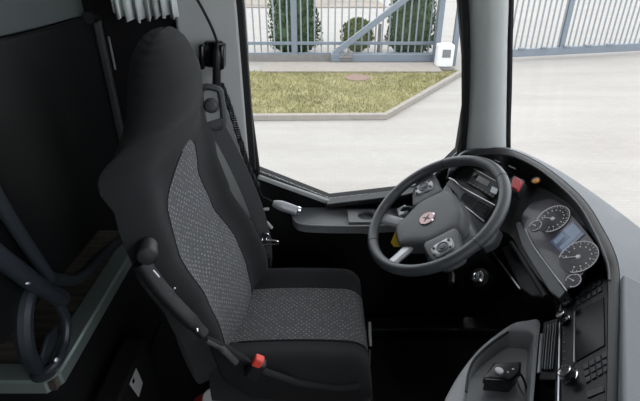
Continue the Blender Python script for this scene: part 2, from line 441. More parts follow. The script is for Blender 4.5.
# window 1
wgl = MB(); hl = [V((x, WY + .02, z)) for x, z in hole]
wgl.prism(hl, (0, -1, 0), .005); w1 = wgl.build('window_1', 'glass', kind='structure', smooth=False)
def xz(px, py, Y): return at(px, py, Y=Y)
gsk = MB().tube([V((x, WY - .002, z)) for x, z in hole], .009, 6, closed=True); gsk.build('gasket', 'rubber', w1)
sill = MB().ribbon([at(258, 176, Y=WY - .01), at(331, 202.5, Y=WY - .01)], (0, 1, 0), .022, .016)
sill.build('trim_8', 'pillar_b', kind='structure', bevel=.004)
MB().ribbon([at(326, 203.5, Y=WY - .02), at(364, 199, Y=WY - .02), at(404, 194, Y=WY - .02), at(440, 184, Y=WY - .02)], (0, 1, 0), .05, .018).build('trim_9', 'black', kind='structure', bevel=.004)
# A pillar (curved, light grey)
rows = []
for a_, b_, zz in [((464.5, 165), (506, 165), 0), ((467, 140), (505.5, 140), 0), ((470, 110), (506, 110), 0), ((471.5, 75), (506.5, 75), 0), ((471.5, 40), (507, 40), 0), ((470.5, 10), (508, 10), 0), ((469, -20), (508.5, -20), 0), ((461, -90), (509, -90), 0), ((441, -200), (509, -200), 0)]:
    L_ = at(*a_, Y=WY - .03); R_ = at(*b_, Y=WY - .075)
    Mi = (L_ + R_) / 2 + V((-.012, -.035, 0))
    row = cr([L_ + V((.0, .08, 0)), L_, Mi, R_, R_ + V((.03, .09, 0))], 5)
    rows.append(row)
MB().grid(rows, True, True).build('trim_10', 'pillar', kind='structure', ang=50)
MB().tube(cr([at(x, y, Y=WY - .025) + V((-.008, 0, 0)) for x, y in [(464, 160), (467, 120), (468.5, 75), (468, 30), (466, -10), (457, -90), (437, -200)]], 5), .013, 8).build('trim_11', 'rubber', kind='structure')
MB().tube(cr([at(x, y, Y=WY - .07) + V((.012, 0.01, 0)) for x, y in [(505.5, 165), (505, 130), (506, 90), (506.5, 45), (507.5, 0), (509, -90), (509, -200)]], 5), .011, 8).build('trim_12', 'rubber', kind='structure')
sc = at(486, 113, Y=WY - .1)
MB().lathe(sc + V((0, .022, 0)), (0, -1, 0), [(.001, .004), (.004, .004), (.005, 0), (.001, 0)], 10).build('trim_13', 'white', kind='structure')
# windscreen
wp = [V((.625, 1.63, 0)), V((.70, 1.58, 0)), V((.80, 1.42, 0)), V((.90, 1.10, 0)), V((.99, .75, 0)), V((1.05, .3, 0)), V((1.05, -.3, 0)), V((.98, -.95, 0))]
wc = cr(wp, 6)
mg = MB(); mg.grid([[V((p.x, p.y, .70)) for p in wc], [V((p.x - .03, p.y, 1.4)) for p in wc], [V((p.x - .09, p.y, 2.1)) for p in wc]])
ws = mg.build('window_2', 'glass', kind='structure')
mw = MB(); mw.grid([[V((p.x + .01, p.y, -1.0)) for p in wc], [V((p.x + .02, p.y, .72)) for p in wc]]); mw.grid([[V((p.x + .04, p.y, -1.0)) for p in wc], [V((p.x + .05, p.y, .72)) for p in wc]])
mw.build('wall_front', 'black_soft', kind='structure')
# ceiling, back wall, right wall, floors
MB().box((-.3, .3, 2.17), (2.7, 2.66, .06)).build('ceiling', 'roof', kind='structure')
MB().box((-1.63, .3, .58), (.06, 2.6, 3.2)).build('wall_back', 'rear', kind='structure')
wallmesh([(-1.6, -1.0), (1.0, -1.0), (1.0, 2.15), (-1.6, 2.15)], [[(.0, -.7), (.88, -.7), (.88, 2.0), (.0, 2.0)]], -1.0, .06, 'wall_right', 'rear', -1)
w3 = MB().prism([V((x, -1.02, z)) for x, z in [(.0, -.7), (.88, -.7), (.88, 2.0), (.0, 2.0)]], (0, 1, 0), .005).build('window_3', 'glass', kind='structure', smooth=False)
MB().box((.16, .92, -.03), (1.72, 1.34, .06)).build('floor', 'floor', kind='structure')
MB().box((.16, -.36, -.53), (1.72, 1.26, .06)).build('floor_step', 'floor', kind='structure')
MB().box((.16, .27, -.28), (1.72, .02, .46)).build('trim_14', 'black_soft', kind='structure')
# raised passenger floor
PX, PY, PZ = -.695, .865, .475
MB().prism([V((-1.6, PY, PZ)), V((PX, PY, PZ)), V((PX, 1.6, PZ)), V((-1.6, 1.6, PZ))], (0, 0, 1), .03).build('floor_platform', 'wood', kind='structure')
MB().box(((PX - 1.6) / 2, (PY + 1.6) / 2 + .01, PZ / 2 - .02), (-1.6 * -1 + PX - .02, 1.6 - PY - .02, PZ - .05)).build('trim_15', 'black_soft', kind='structure')
MB().box((-1.15, -.06, PZ / 2 - .1), (.9, 1.8, .5)).build('trim_16', 'black_soft', kind='structure')
pts_in = [V((-1.6, PY + .055, PZ)), V((PX - .06, PY + .055, PZ)), V((PX - .055, 1.58, PZ))]
pts_out = [V((-1.6, PY, PZ)), V((PX - .03, PY, PZ)), V((PX, PY + .035, PZ)), V((PX, 1.58, PZ))]
H_ = V((0, 0, .008)); Dn = V((0, 0, -.035))
io = [pts_in[0], pts_in[1], pts_in[1] + V((.002, .003, 0)), pts_in[2]]
oo = pts_out
me_ = MB().grid([[p for p in io], [p + H_ for p in io], [p + H_ for p in oo], [p + H_ * .3 + (V((.006, -.006, 0))) for p in oo], [p + Dn + V((.006, -.006, 0)) for p in oo]])
me_.build('trim_17', 'alu', kind='structure', smooth=False)

# ============================================================ PARTITION
px_ = -.70
pt = thing('partition_screen', 'black partition panel on grey tube legs behind the driver seat', 'partition', (px_, 1.2, PZ))
top = cr([at(x, y, X=px_) for x, y in [(-150, 75), (-60, 52), (0, 40), (50, 28), (80, 19), (92, 17)]], 5)
tp_ = [V((px_, min(p.y, 1.57), p.z)) for p in top]
poly = tp_ + [V((px_, 1.57, tp_[-1].z - .03)), V((px_, 1.57, .66)), V((px_, .78, .70)), V((px_, .5, 1.0))]
MB().prism(poly, (1, 0, 0), .025).build('lower_panel', 'part_lo', pt, bevel=.006)
upy = [p.copy() for p in tp_]
poly = [V((px_ - .02, p.y, p.z + .002)) for p in upy] + [V((px_ - .02, 1.57, 2.0)), V((px_ - .02, tp_[0].y, 2.0))]
MB().prism(poly, (1, 0, 0), .012).build('upper_panel', 'part_up', pt, bevel=.004)
e = [at(x, y, X=px_ + .01) for x, y in [(88, 18), (97, 17), (104, 25), (113, 52), (122, 85)]]
e = [V((p.x, min(p.y, 1.56), p.z)) for p in e] + [V((px_ + .01, 1.56, .9)), V((px_ + .01, 1.56, .66))]
MB().tube(cr(e, 5), .018, 10).build('side_frame', 'black', pt)
e = [at(x, y, X=px_ + .035) for x, y in [(114, 34), (119, 48), (123.5, 64)]]
MB().tube([V((p.x, min(p.y, 1.57), p.z)) for p in e], .0035, 6).build('edge_glint', 'silver', pt)  # glint on the black frame edge, modelled as a thin silver tube
J = at(43, 277, X=px_)
MB().tube(cr([at(-40, 120, X=px_ + .015), at(0, 203, X=px_ + .015), J + V((.015, 0, 0))], 6), .016, 12).build('upright_tube', 'tube', pt)
MB().tube(cr([J + V((.01, 0, 0)), J + V((.0, .03, -.03)), at(78, 278, X=px_), at(105, 253, X=px_), at(140, 222, X=px_)], 6), [.02] * 7 + [.017] * 18, 12).build('lower_rail', 'tube', pt)
# curved handrail, its highlight modelled as a silver strip, leading out to the left
hr = thing('hand_rail', 'dark curved grab rail meeting the looped leg, bottom left', 'rail', (J.x + .03, J.y, J.z))
hrp = cr([at(-70, 215, X=px_ + .02), at(-20, 243, X=px_ + .02), at(6, 262, X=px_ + .02), at(36, 284, X=px_ + .02), at(62, 299, X=px_ + .01)], 6)
MB().tube(hrp, .022, 14).build('rail_tube', 'tube', hr)
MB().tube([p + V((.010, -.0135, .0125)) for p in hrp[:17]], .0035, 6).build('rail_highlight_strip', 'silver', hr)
lp = [at(34, 286, X=px_), at(26, 300, X=px_), at(23, 325, X=px_), at(27, 352, X=px_ - .005), at(38, 370, Z=PZ + .01)]
lq = [at(40, 284, X=px_), at(56, 300, X=px_), at(66, 320, X=px_), at(65, 342, X=px_), at(57, 362, X=px_), at(44, 374, Z=PZ + .01)]
def leg(pts, w): return MB().ribbon(cr(pts, 6), (0, 0.35, 1), .02, w)
l1 = MB().tube(cr(lp, 6), [.018 + .004 * math.sin(PI * i / 24) for i in range(25)], 10); l1.build('leg', 'tube', hr)
l2 = MB().tube(cr(lq, 6), .013, 10); l2.build('leg', 'tube', hr)
ft = at(44, 373, Z=PZ + .008)
MB().lathe(ft, (0, 0, 1), [(.001, 0), (.032, 0), (.032, .006), (.02, .012), (.001, .013)], 20).build('foot_plate', 'tube', hr)
for x, y in ((27, 282), (56, 360)):
    p = at(x, y, X=px_ + .03); MB().lathe(p, (1, -.5, .5), [(.001, 0), (.007, 0), (.006, .005), (.001, .006)], 10).build('bolt', 'silver', hr)
gp_ = [at(x, y, X=px_ - .03) for x, y in [(42, 357), (49, 335), (58, 326), (61, 334), (52, 358), (46, 366)]]
MB().prism(gp_, (1, 0, 0), .012).build('gusset_plate', 'tube', hr, bevel=.004)

# curtain
ct = thing('side_curtain', 'gathered pale grey curtain hanging above the seat at top', 'curtain', (-.52, 1.5, 1.28))
rows = []
tw = [(113, 12), (178, 12)]
c0 = at(114, 16, Y=1.50); c1 = at(179, 16, Y=1.50)
for k in range(15):
    z = k / 14; row = []
    for j in range(90):
        u = j / 89
        amp = .016 * (1 - .3 * z); ph = u * 2 * PI * 7 + .8 * math.sin(u * 9 + z * .7)
        x = lerp(c0.x, c1.x + .0, u) - z * .02 + .004 * math.sin(ph * 1.7)
        zz = 1.272 + .018 * (1 - u) - .012 * math.sin(u * 5.5) + .006 * math.cos(ph)
        row.append(V((x, 1.50 + amp * math.sin(ph) + .01 * math.sin(u * 4), lerp(zz, 2.02, z))))
    rows.append(row)
m_ = MB().grid(rows); cu = m_.build('cloth', 'curtain', ct, ang=180)
md = cu.modifiers.new('sol', 'SOLIDIFY'); md.thickness = .003
MB().cyl((c0.x - .15, 1.5, 2.03), (c1.x + .1, 1.5, 2.03), .01).build('curtain_rail', 'black', ct)

# ============================================================ SEAT
SY = 1.10
seat = thing('driver_seat', 'black high-backed driver seat with grey flecked centre panels', 'seat', (-.05, SY, 0))
def uvgrid(rows, uvs, name, m, parent, sel=None):
    """rows: grid of points; sel(i,j)->bool keeps the face"""
    off = wloc(parent); bm = bmesh.new(); uvl = bm.loops.layers.uv.new('uv')
    V_ = [[bm.verts.new(p - off) for p in r] for r in rows]
    for i in range(len(rows) - 1):
        for j in range(len(rows[0]) - 1):
            if sel and not sel(i, j): continue
            q = [(i, j), (i, j + 1), (i + 1, j + 1), (i + 1, j)]
            try: f = bm.faces.new([V_[a][b] for a, b in q])
            except ValueError: continue
            f.smooth = True
            for lo, (a, b) in zip(f.loops, q): lo[uvl].uv = uvs[a][b]
    loose = [v for v in bm.verts if not v.link_faces]
    bmesh.ops.delete(bm, geom=loose, context='VERTS')
    bmesh.ops.recalc_face_normals(bm, faces=bm.faces)
    me = bpy.data.meshes.new(name); bm.to_mesh(me); bm.free(); me.materials.append(M[m])
    o = bpy.data.objects.new(name, me); COL.objects.link(o); o.parent = parent
    return o
# ---- backrest: section loops around the back, height z
zt = [(.44, -.235), (.52, -.24), (.60, -.25), (.70, -.272), (.83, -.325), (.95, -.34), (1.05, -.335), (1.12, -.315), (1.17, -.298), (1.22, -.296), (1.25, -.304), (1.27, -.310), (1.29, -.318), (1.305, -.330), (1.315, -.342), (1.32, -.355)]
xbk = [(.44, -.365), (.6, -.385), (.75, -.400), (.88, -.413), (1.0, -.428), (1.06, -.430), (1.12, -.418), (1.18, -.412), (1.22, -.408), (1.25, -.400), (1.27, -.392), (1.29, -.380), (1.303, -.368), (1.313, -.354), (1.32, -.335)]
hw = [(.44, .225), (.55, .245), (.75, .25), (.95, .248), (1.02, .252), (1.07, .247), (1.11, .232), (1.15, .207), (1.19, .176), (1.22, .156), (1.25, .139), (1.27, .124), (1.29, .102), (1.303, .080), (1.313, .055), (1.318, .035), (1.32, .012)]
bol = [(.44, .04), (.6, .06), (.85, .055), (1.0, .04), (1.08, .02), (1.15, .0), (1.34, -.01)]
ins_w = [(.44, .115), (.55, .130), (.66, .138), (.76, .133), (.85, .117), (.92, .097), (.98, .080), (1.02, .060), (1.04, .040), (1.05, .022), (1.055, .008)]
NZ, HB, NI, NO, NB = 130, 0, 12, 14, 20
Z0, Z1 = .46, 1.32
def front_x(w, z, h):
    r_ = min(1, abs(w) / h); b = interp(z, bol)
    b *= .55 if w > 0 else interp(z, [(.5, 1), (.7, .75), (1.1, .5)])                      # near side bolster is flattened
    yaw = -.17 * w * max(0, min(1, (1.16 - z) / .12))
    x = interp(z, zt) + b * math.exp(-((r_ - .80) / .20) ** 2) + yaw
    low = x + .012 * math.cos(PI * r_ * .9) - .040 * r_ ** 8 - .05 * r_ ** 3 * max(0, min(1, (z - 1.0) / .1))
    xc = interp(z, zt) + .012; ed = lerp(xc, interp(z, xbk), .55)
    high = xc - (xc - ed) * (1 - math.sqrt(max(0, 1 - r_ ** 2.3))) + yaw
    k = max(0, min(1, (z - 1.06) / .10)); k = k * k * (3 - 2 * k)
    return lerp(low, high, k)
def far_k(z): return interp(z, [(.5, 1), (.62, .95), (.75, .88), (.95, .84), (1.1, .84), (1.2, 1), (1.32, 1)])
brow, buv, bpar = [], [], []
for i in range(NZ + 1):
    u = i / NZ; z = Z0 + (Z1 - Z0) * (1 - (1 - u) ** 1.6)
    h = interp(z, hw); xb = interp(z, xbk)
    wi = interp(z, ins_w) if z < 1.055 else .001 + .32 * h * min(1, (z - 1.055) / .12)
    ws_ = []
    for k in range(-(NI + NO), NI + NO + 1):
        a = abs(k); w = wi * a / NI if a <= NI else wi + (h - wi) * math.sin((a - NI) / NO * PI / 2)
        ws_.append(math.copysign(w, k) if k else 0)
    off_ = .045 * max(0, min(1, (1.05 - z) / .1))     # the panel sits towards the near side
    ws_ = [w + off_ * (1 - (abs(w) / h) ** 2) for w in ws_]
    row = [V((front_x(w, z, h), SY - (w if w > 0 else w * far_k(z)), z)) for w in ws_]
    ur = [(w, z) for w in ws_]
    xe_n, xe_f = row[-1].x, row[0].x
    for k in range(1, NB):
        t = k / NB * PI; w = h * math.cos(t); r_ = abs(w) / h
        xe_ = lerp(xe_n, xe_f, k / NB)
        pw = 3.2 if z < 1.05 else lerp(3.2, 2.0, min(1, (z - 1.05) / .12)); f_ = max(0, 1 - r_ ** pw) ** .5
        kf = far_k(z) if w < 0 else 1
        row.append(V((lerp(xe_, xb - .02 * (1 - r_ * r_), f_), SY - w * kf, z))); ur.append((w, z))
    brow.append(row + [row[0]]); buv.append(ur + [ur[0]])
C0 = NO; C1 = NO + 2 * NI
def sel_ins(i, j): return C0 <= j < C1 and brow[i][0].z < 1.052
cover = uvgrid(brow, buv, 'backrest', 'fab', seat, lambda i, j: not sel_ins(i, j))
ins = uvgrid(brow, buv, 'backrest_centre_panel', 'pat', seat, sel_ins)
ins['label'] = 'grey flecked fabric panel'
MB().add(brow[-1][:-1], [tuple(range(len(brow[-1]) - 1))]).build('headrest_top', 'fab', seat)
for cc_ in (C0, C1):
    MB().tube([brow[i][cc_] + V((.001, 0, 0)) for i in range(0, NZ + 1, 2) if brow[i][0].z < 1.055], .0015, 6).build('seam', 'fab', seat)
# ---- cushion
def cushion_z(x, yy):
    r_ = yy / .245
    z = .490 + .034 * math.exp(-((abs(r_) - .78) / .20) ** 2) + .012 * math.sin(PI * (x + .28) / .45)
    return z
NX, NC = 60, 72
crow, cuv, cpar = [], [], []
# ring sections along X
for i in range(NX + 1):
    u = i / NX; x = -.29 + .43 * (1 - (1 - u) ** 1.5)
    e_ = max(0, (x - .07) / .07); rd = math.sqrt(max(0, 1 - min(1, e_) ** 2.6))
    row, ur, pr = [], [], []
    h = .245 * (1 - .015 * e_) * (.97 + .03 * min(1, (x + .27) / .1)) 
    for j in range(NC):
        a = j / NC * 2 * PI; ca, sa = math.cos(a), math.sin(a)
        wy = math.copysign(abs(sa) ** .55, sa); fz = math.copysign(abs(ca) ** .5, ca)
        yy = wy * h * (1 - .03 * (1 - rd))
        tz = cushion_z(x, yy); mid = .425; bt = .375
        if ca >= 0: z = mid + (tz - mid) * fz * lerp(.15, 1, rd)
        else: z = mid + (mid - bt) * fz * lerp(.3, 1, rd)
        row.append(V((x, SY - yy, z))); ur.append((x, yy)); pr.append((yy, ca))
    crow.append(row + [row[0]]); cuv.append(ur + [ur[0]]); cpar.append(pr + [pr[0]])
CI = .115
def sel_c(i, j):
    w = (cpar[i][j][0] + cpar[i][j + 1][0]) / 2
    return cpar[i][j][1] > 0 and cpar[i][j + 1][1] > -.01 and abs(w) < CI
for i in range(NX + 1):
    for sgn in (1, -1):
        best = min((j for j in range(NC) if cpar[i][j][1] > .05), key=lambda j: abs(cpar[i][j][0] - sgn * CI))
        crow[i][best].y = SY - sgn * CI
uvgrid(crow, cuv, 'seat_cushion', 'fab', seat, lambda i, j: not sel_c(i, j))
ins = uvgrid([[p + V((0, 0, .0015)) for p in r] for r in crow], cuv, 'cushion_centre_panel', 'pat', seat, sel_c); ins['label'] = 'grey flecked fabric panel'
MB().add(crow[-1][:-1], [tuple(range(NC))]).build('cushion_front', 'fab', seat)
for sgn in (1, -1):
    pp = []
    for i in range(6, NX + 1, 4):
        js = min((j for j in range(NC) if cpar[i][j][1] > .05), key=lambda j: abs(cpar[i][j][0] - sgn * CI))
        pp.append(crow[i][js] + V((0, 0, .001)))
    MB().tube(cr(pp, 3), .003, 6).build('seam', 'fab', seat)
# base
MB().box((-.05, SY, .335), (.40, .44, .07)).build('seat_pan', 'black', seat, bevel=.02, seg=3)
bl = MB(); rws = []
for k in range(13):
    z = .06 + k * .02; s_ = 1 if k % 2 else .9
    rws.append([V((-.05 + .17 * s_ * math.copysign(abs(math.cos(a)) ** .5, math.cos(a)), SY + .18 * s_ * math.copysign(abs(math.sin(a)) ** .5, math.sin(a)), z)) for a in [2 * PI * q / 32 for q in range(32)]])
bl.grid(rws, True, True).build('suspension_bellows', 'rubber', seat)
MB().box((-.05, SY, .035), (.40, .40, .07)).build('base_frame', 'black', seat, bevel=.01)
# side cover plate, lever and buckle on near side
sc_ = [at(x, y, Y=.845) for x, y in [(205, 340), (228, 350), (262, 372), (300, 385), (340, 390), (360, 388), (362, 401), (300, 404), (250, 398), (222, 380)]]
MB().prism(sc_, (0, -1, 0), .02).build('side_cover', 'black_soft', seat, bevel=.006)
bk = at(258, 361, Y=.825)
bu = MB().box(bk, (.024, .020, .028), Matrix.Rotation(.5, 3, 'Y')).build('buckle_button', 'redb', seat, bevel=.004)
MB().box(bk + V((-.008, .004, -.03)), (.036, .026, .06), Matrix.Rotation(.5, 3, 'Y')).build('buckle_housing', 'black', seat, bevel=.006)
lv = [at(207, 342, Y=.83), at(222, 350, Y=.825), at(236, 363, Y=.82)]
MB().tube(cr(lv, 6), [.006] * 6 + [.010] * 7, 10).build('recline_lever', 'black', seat)
# front height strip
fs0 = at(369.5, 322, X=.172); fs1 = at(370.5, 346, X=.170)
MB().tube([fs0, fs1], .006, 8).build('front_handle', 'white', seat, bevel=.003)
MB().tube([at(370, 350, X=.165), at(369, 372, X=.165)], .003, 6).build('front_wire', 'silver', seat)
# folded armrest on the near side of the backrest
def arm(px, py, Y=.835): return at(px, py, Y=Y)
arp = [arm(141, 262), arm(158, 286), arm(176, 306), arm(204, 334)]
ar = MB().tube(cr(arp, 6), [.019] * 4 + [.019] * 6 + [.018] * 6 + [.014] * 3, 14).build('armrest', 'black', seat)
pc = arm(140, 259, Y=.825)
MB().lathe(pc + V((0, .05, 0)), (.3, -1, .1), [(.001, 0), (.022, 0), (.024, .04), (.021, .052), (.001, .056)], 24).build('armrest_pivot', 'dash', ar, bevel=.003)
for q in ((153, 270, 159, 277), (170, 293, 175, 288)):
    p = arm(q[0], q[1], Y=.80); r_ = arm(q[2], q[3], Y=.80)
    MB().tube([p, r_], .0022, 6).build('armrest_clip', 'silver', ar)
p = arm(197, 330, Y=.812); MB().lathe(p, (0, -1, .3), [(.001, 0), (.005, 0), (.004, .004), (.001, .005)], 10).build('screw', 'chrome', ar)
# belt guide on far shoulder
gc = at(213, 107, Y=1.32)
gd = MB()
ring = [gc + V((dx, -.0, dz)) for dx, dz in [(-.028, .05), (.018, .052), (.026, .03), (.026, -.045), (.012, -.062), (-.024, -.058), (-.032, -.03)]]
gd.tube(cr(ring, 5, True), .010, 8, closed=True).build('belt_guide', 'dgrey', seat)
MB().lathe(gc + V((-.004, .01, .004)), (0, -1, .1), [(.001, 0), (.02, 0), (.022, .015), (.014, .026), (.001, .028)], 20).build('guide_knob', 'dgrey', seat)
# seat belt
w0, w1_, w2, w3_ = gc + V((.0, -.012, -.035)), at(236, 163, Y=1.34), at(255, 207, Y=1.37), at(264, 240, Y=1.375)
MB().ribbon(cr([w0, w1_, w2, w3_], 8), (1, 0, .35), .050, .003).build('belt_webbing', 'belt', seat)
MB().ribbon(cr([w3_ + V((0, .005, .01)), at(266, 258, Y=1.375), at(264, 272, Y=1.37)], 6), (1, 0, .1), .045, .003).build('belt_lower', 'belt', seat)
tg = w3_
MB().tube([tg + V((-.028, -.008, -.002)), tg + V((.03, -.008, .006))], .006, 8).build('belt_tongue', 'chrome', seat)
tl = [tg + V(p) for p in [(.0, -.012, .028), (.016, -.012, .032), (.008, -.012, .008), (.045, -.012, .004), (.048, -.012, -.008), (.012, -.012, -.01), (-.01, -.012, -.012)]]
MB().tube(cr(tl, 4, True), .0035, 6, closed=True).build('tongue_loop', 'chrome', seat)
MB().box(at(266, 261, Y=1.37), (.034, .02, .055)).build('belt_buckle', 'black', seat, bevel=.005)
for a_, b_ in (((253, 214), (269, 209)), ((262, 220), (272, 228))):
    p, q = at(*a_, Y=1.40), at(*b_, Y=1.40)
    MB().tube(cr([p, (p + q) / 2 + V((0, 0, .006)), q], 4), .0055, 8).build('adjust_lever', 'silverp', seat)

# ============================================================ PILLAR ITEMS
hc = at(219, 54, Y=WY - .06)
ho = thing('handset_cradle', 'black handset in a wall cradle on the grey pillar', 'handset', (hc.x, WY - .036, hc.z))
cb = MB()
cb.box(hc + V((-.014, .0, .0)), (.06, .035, .08))
cb.build('cradle', 'gloss', ho, bevel=.01, seg=3)
for s_ in (-1, 1):
    cb = MB(); cb.box(hc + V((s_ * .030 - .014 + .0, -.03, .0)), (.016, .05, .075), Matrix.Rotation(.1, 3, 'Y')); cb.build('cradle_arm', 'gloss', ho, bevel=.006)
MB().tube(cr([at(218, 43, Y=WY - .10), at(217, 60, Y=WY - .11), at(216.5, 86, Y=WY - .10)], 6), [.010] * 4 + [.013] * 9, 12).build('handset', 'black', ho)
MB().tube(cr([at(188, -16, Y=WY - .05), at(202, 8, Y=WY - .06), at(212, 28, Y=WY - .07), at(217.5, 43, Y=WY - .10)], 6), .0045, 8).build('cable', 'rubber', ho)
# coiled cord down the pillar
cc = cr([at(221, 84, Y=WY - .055), at(230, 108, Y=WY - .06), at(240, 140, Y=WY - .06), at(249, 168, Y=WY - .06), at(258, 186, Y=WY - .06)], 60)
hel = []
for i, p in enumerate(cc):
    a = i * 2 * PI / 4.2; hel.append(p + V((.009 * math.cos(a), .009 * math.sin(a), 0)))
cd = thing('microphone', 'grey hand microphone with silver end and coiled cord on the shelf', 'microphone', at(290, 208, Y=1.5))
MB().tube(hel, .0028, 5).build('coiled_cord', 'rubber', cd)
MB().tube(cr([cc[-1], at(262, 196, Y=1.53), at(268, 199, Y=1.52), at(274, 203, Y=1.5)], 6), .003, 6).build('cord_end', 'rubber', cd)
m0, m1 = at(273, 203, Y=1.5), at(299, 211.5, Y=1.5)
dd = (m1 - m0)
MB().lathe(m0, dd, [(.001, 0), (.010, .0), (.015, .012), (.019, .03), (.019, dd.length * .6), (.017, dd.length * .9), (.001, dd.length * .92)], 20).build('microphone_body', 'silverp', cd)
MB().lathe(m0 + dd * .9, dd, [(.001, 0), (.018, 0), (.02, .004), (.018, .012), (.001, .013)], 20).build('end_cap', 'chrome', cd)
# side shelf with cup recess
sz = .60
sh = thing('side_shelf', 'black ledge with a round cup holder under the side window', 'shelf', (.15, 1.5, sz))
edge = [at(x, y, Z=sz) for x, y in [(292, 213), (294, 220), (303, 224.5), (330, 226), (370, 226), (405, 224)]]
edge = cr(edge, 5); inner = [V((p.x, 1.585, sz)) for p in edge]
MB().grid([[p + V((0, 0, -.03)) for p in edge], [p for p in edge], [p + V((0, .008, 0)) for p in edge], [V((p.x, p.y + .014, sz - .012)) for p in edge], [V((p.x, 1.585, sz - .012)) for p in inner]]).build('ledge', 'mgrey', sh)
MB().tube([p + V((0, 0, .001)) for p in edge], .003, 6).build('ledge_edge', 'silverp', sh)
cu_ = at(366, 216.5, Z=sz)
hp = [at(x, y, Z=sz) for x, y in [(350, 210), (396, 208), (402, 223), (349, 224)]]
m_ = MB(); sg = 32
outp = []
for k in range(sg):
    a = 2 * PI * k / sg; outp.append(V((cu_.x + .030 * math.cos(a), cu_.y + .030 * math.sin(a), sz + .004)))
def sqp(k):
    a = 2 * PI * k / sg; c_, s_ = math.cos(a), math.sin(a); q = 1 / max(abs(c_), abs(s_))
    return V((cu_.x + .02 + .085 * c_ * q, cu_.y + .0 + .045 * s_ * q, sz + .004))
m_.grid([[sqp(k) + V((0, 0, -.015)) for k in range(sg)], [sqp(k) for k in range(sg)], outp, [p + V((0, 0, -.06)) for p in outp], [V((cu_.x, cu_.y, sz - .056))] * sg], True)
m_.build('cup_holder', 'mgrey', sh, ang=30)

# ============================================================ STEERING WHEEL
al, be = math.radians(36.2), math.radians(-9.2)
WN = V((-math.sin(al) * math.cos(be), math.sin(al) * math.sin(be), math.cos(al)))
W0 = at(434, 212, Y=1.265); W = EYE + (W0 - EYE) * (.228 / .235)
EYv = (V((1, 0, 0)) - WN * WN.x).normalized(); EXv = EYv.cross(WN)
def wl(x, y, h=0): return W + EXv * x + EYv * y + WN * h
sw = thing('steering_wheel', 'large dark grey four-spoke steering wheel with round emblem', 'steering wheel', W)
MB().tube([wl(.212 * math.cos(a), .212 * math.sin(a)) for a in [2 * PI * i / 96 for i in range(96)]], .0165, 16, closed=True).build('rim', 'leather', sw)
for a in (-92, 22, 158, 88):
    a = math.radians(a)
    c_ = wl(.212 * math.cos(a), .212 * math.sin(a)); t_ = (EXv * -math.sin(a) + EYv * math.cos(a))
    MB().lathe(c_ - t_ * .001, t_, [(.0160, 0), (.0171, .0), (.0171, .002), (.0160, .002)], 20).build('rim_seam', 'rubber', sw)
def wpoly(pts, h0, h1, name, m, par, bev=.004, crown=0):
    mb = MB(); n_ = len(pts)
    cx = sum(p[0] for p in pts) / n_; cy = sum(p[1] for p in pts) / n_
    rows = [[wl(x, y, h0) for x, y in pts]]
    for s_, k in ((1, 0), (.96, .5), (.88, .8), (.7, .95), (.35, 1)):
        rows.append([wl(cx + (x - cx) * s_, cy + (y - cy) * s_, h1 + crown * k) for x, y in pts])
    mb.grid(rows, True, True); return mb.build(name, m, par, bevel=0, ang=50)
def rnd(pts, n_=5):
    """round polygon corners"""
    out = []
    N_ = len(pts)
    for i in range(N_):
        a, b, c_ = V((*pts[i - 1], 0)), V((*pts[i], 0)), V((*pts[(i + 1) % N_], 0))
        d1 = min((a - b).length * .35, .02); d2 = min((c_ - b).length * .35, .02)
        p = b + (a - b).normalized() * d1; q = b + (c_ - b).normalized() * d2
        for k in range(n_ + 1):
            t = k / n_; v_ = p * (1 - t) ** 2 + b * 2 * t * (1 - t) + q * t * t; out.append((v_.x, v_.y))
    return out
hubp = rnd([(-.098, .05), (-.05, .075), (.05, .075), (.098, .05), (.102, -.04), (.055, -.115), (.04, -.14), (-.04, -.14), (-.055, -.115), (-.102, -.04)])
wpoly(hubp, -.06, -.022, 'airbag_cover', 'hub', sw, crown=.014)
eb = wl(.003, -.028, -.010)
em = MB().lathe(eb, WN, [(.001, 0), (.0255, 0), (.0265, .004), (.0235, .006), (.023, .0045), (.001, .0045)], 32).build('emblem', 'chrome', sw)
MB().lathe(eb + WN * .0044, WN, [(.001, 0), (.0228, 0), (.0228, .0008), (.001, .0009)], 32).build('emblem_disc', 'emblem', em)
st_ = MB()
for k in range(4):
    a = PI / 4 + k * PI / 2
    d_ = EXv * math.cos(a) + EYv * math.sin(a); s_ = WN.cross(d_); c_ = eb + WN * .0054
    st_.prism([c_ + s_ * .002, c_ + d_ * .006 + s_ * .0035, c_ + d_ * .0155 + s_ * .0012, c_ + d_ * .0155 - s_ * .0012, c_ + d_ * .006 - s_ * .0035, c_ - s_ * .002], WN, .0008)
st_.build('emblem_star', 'dgrey', em)
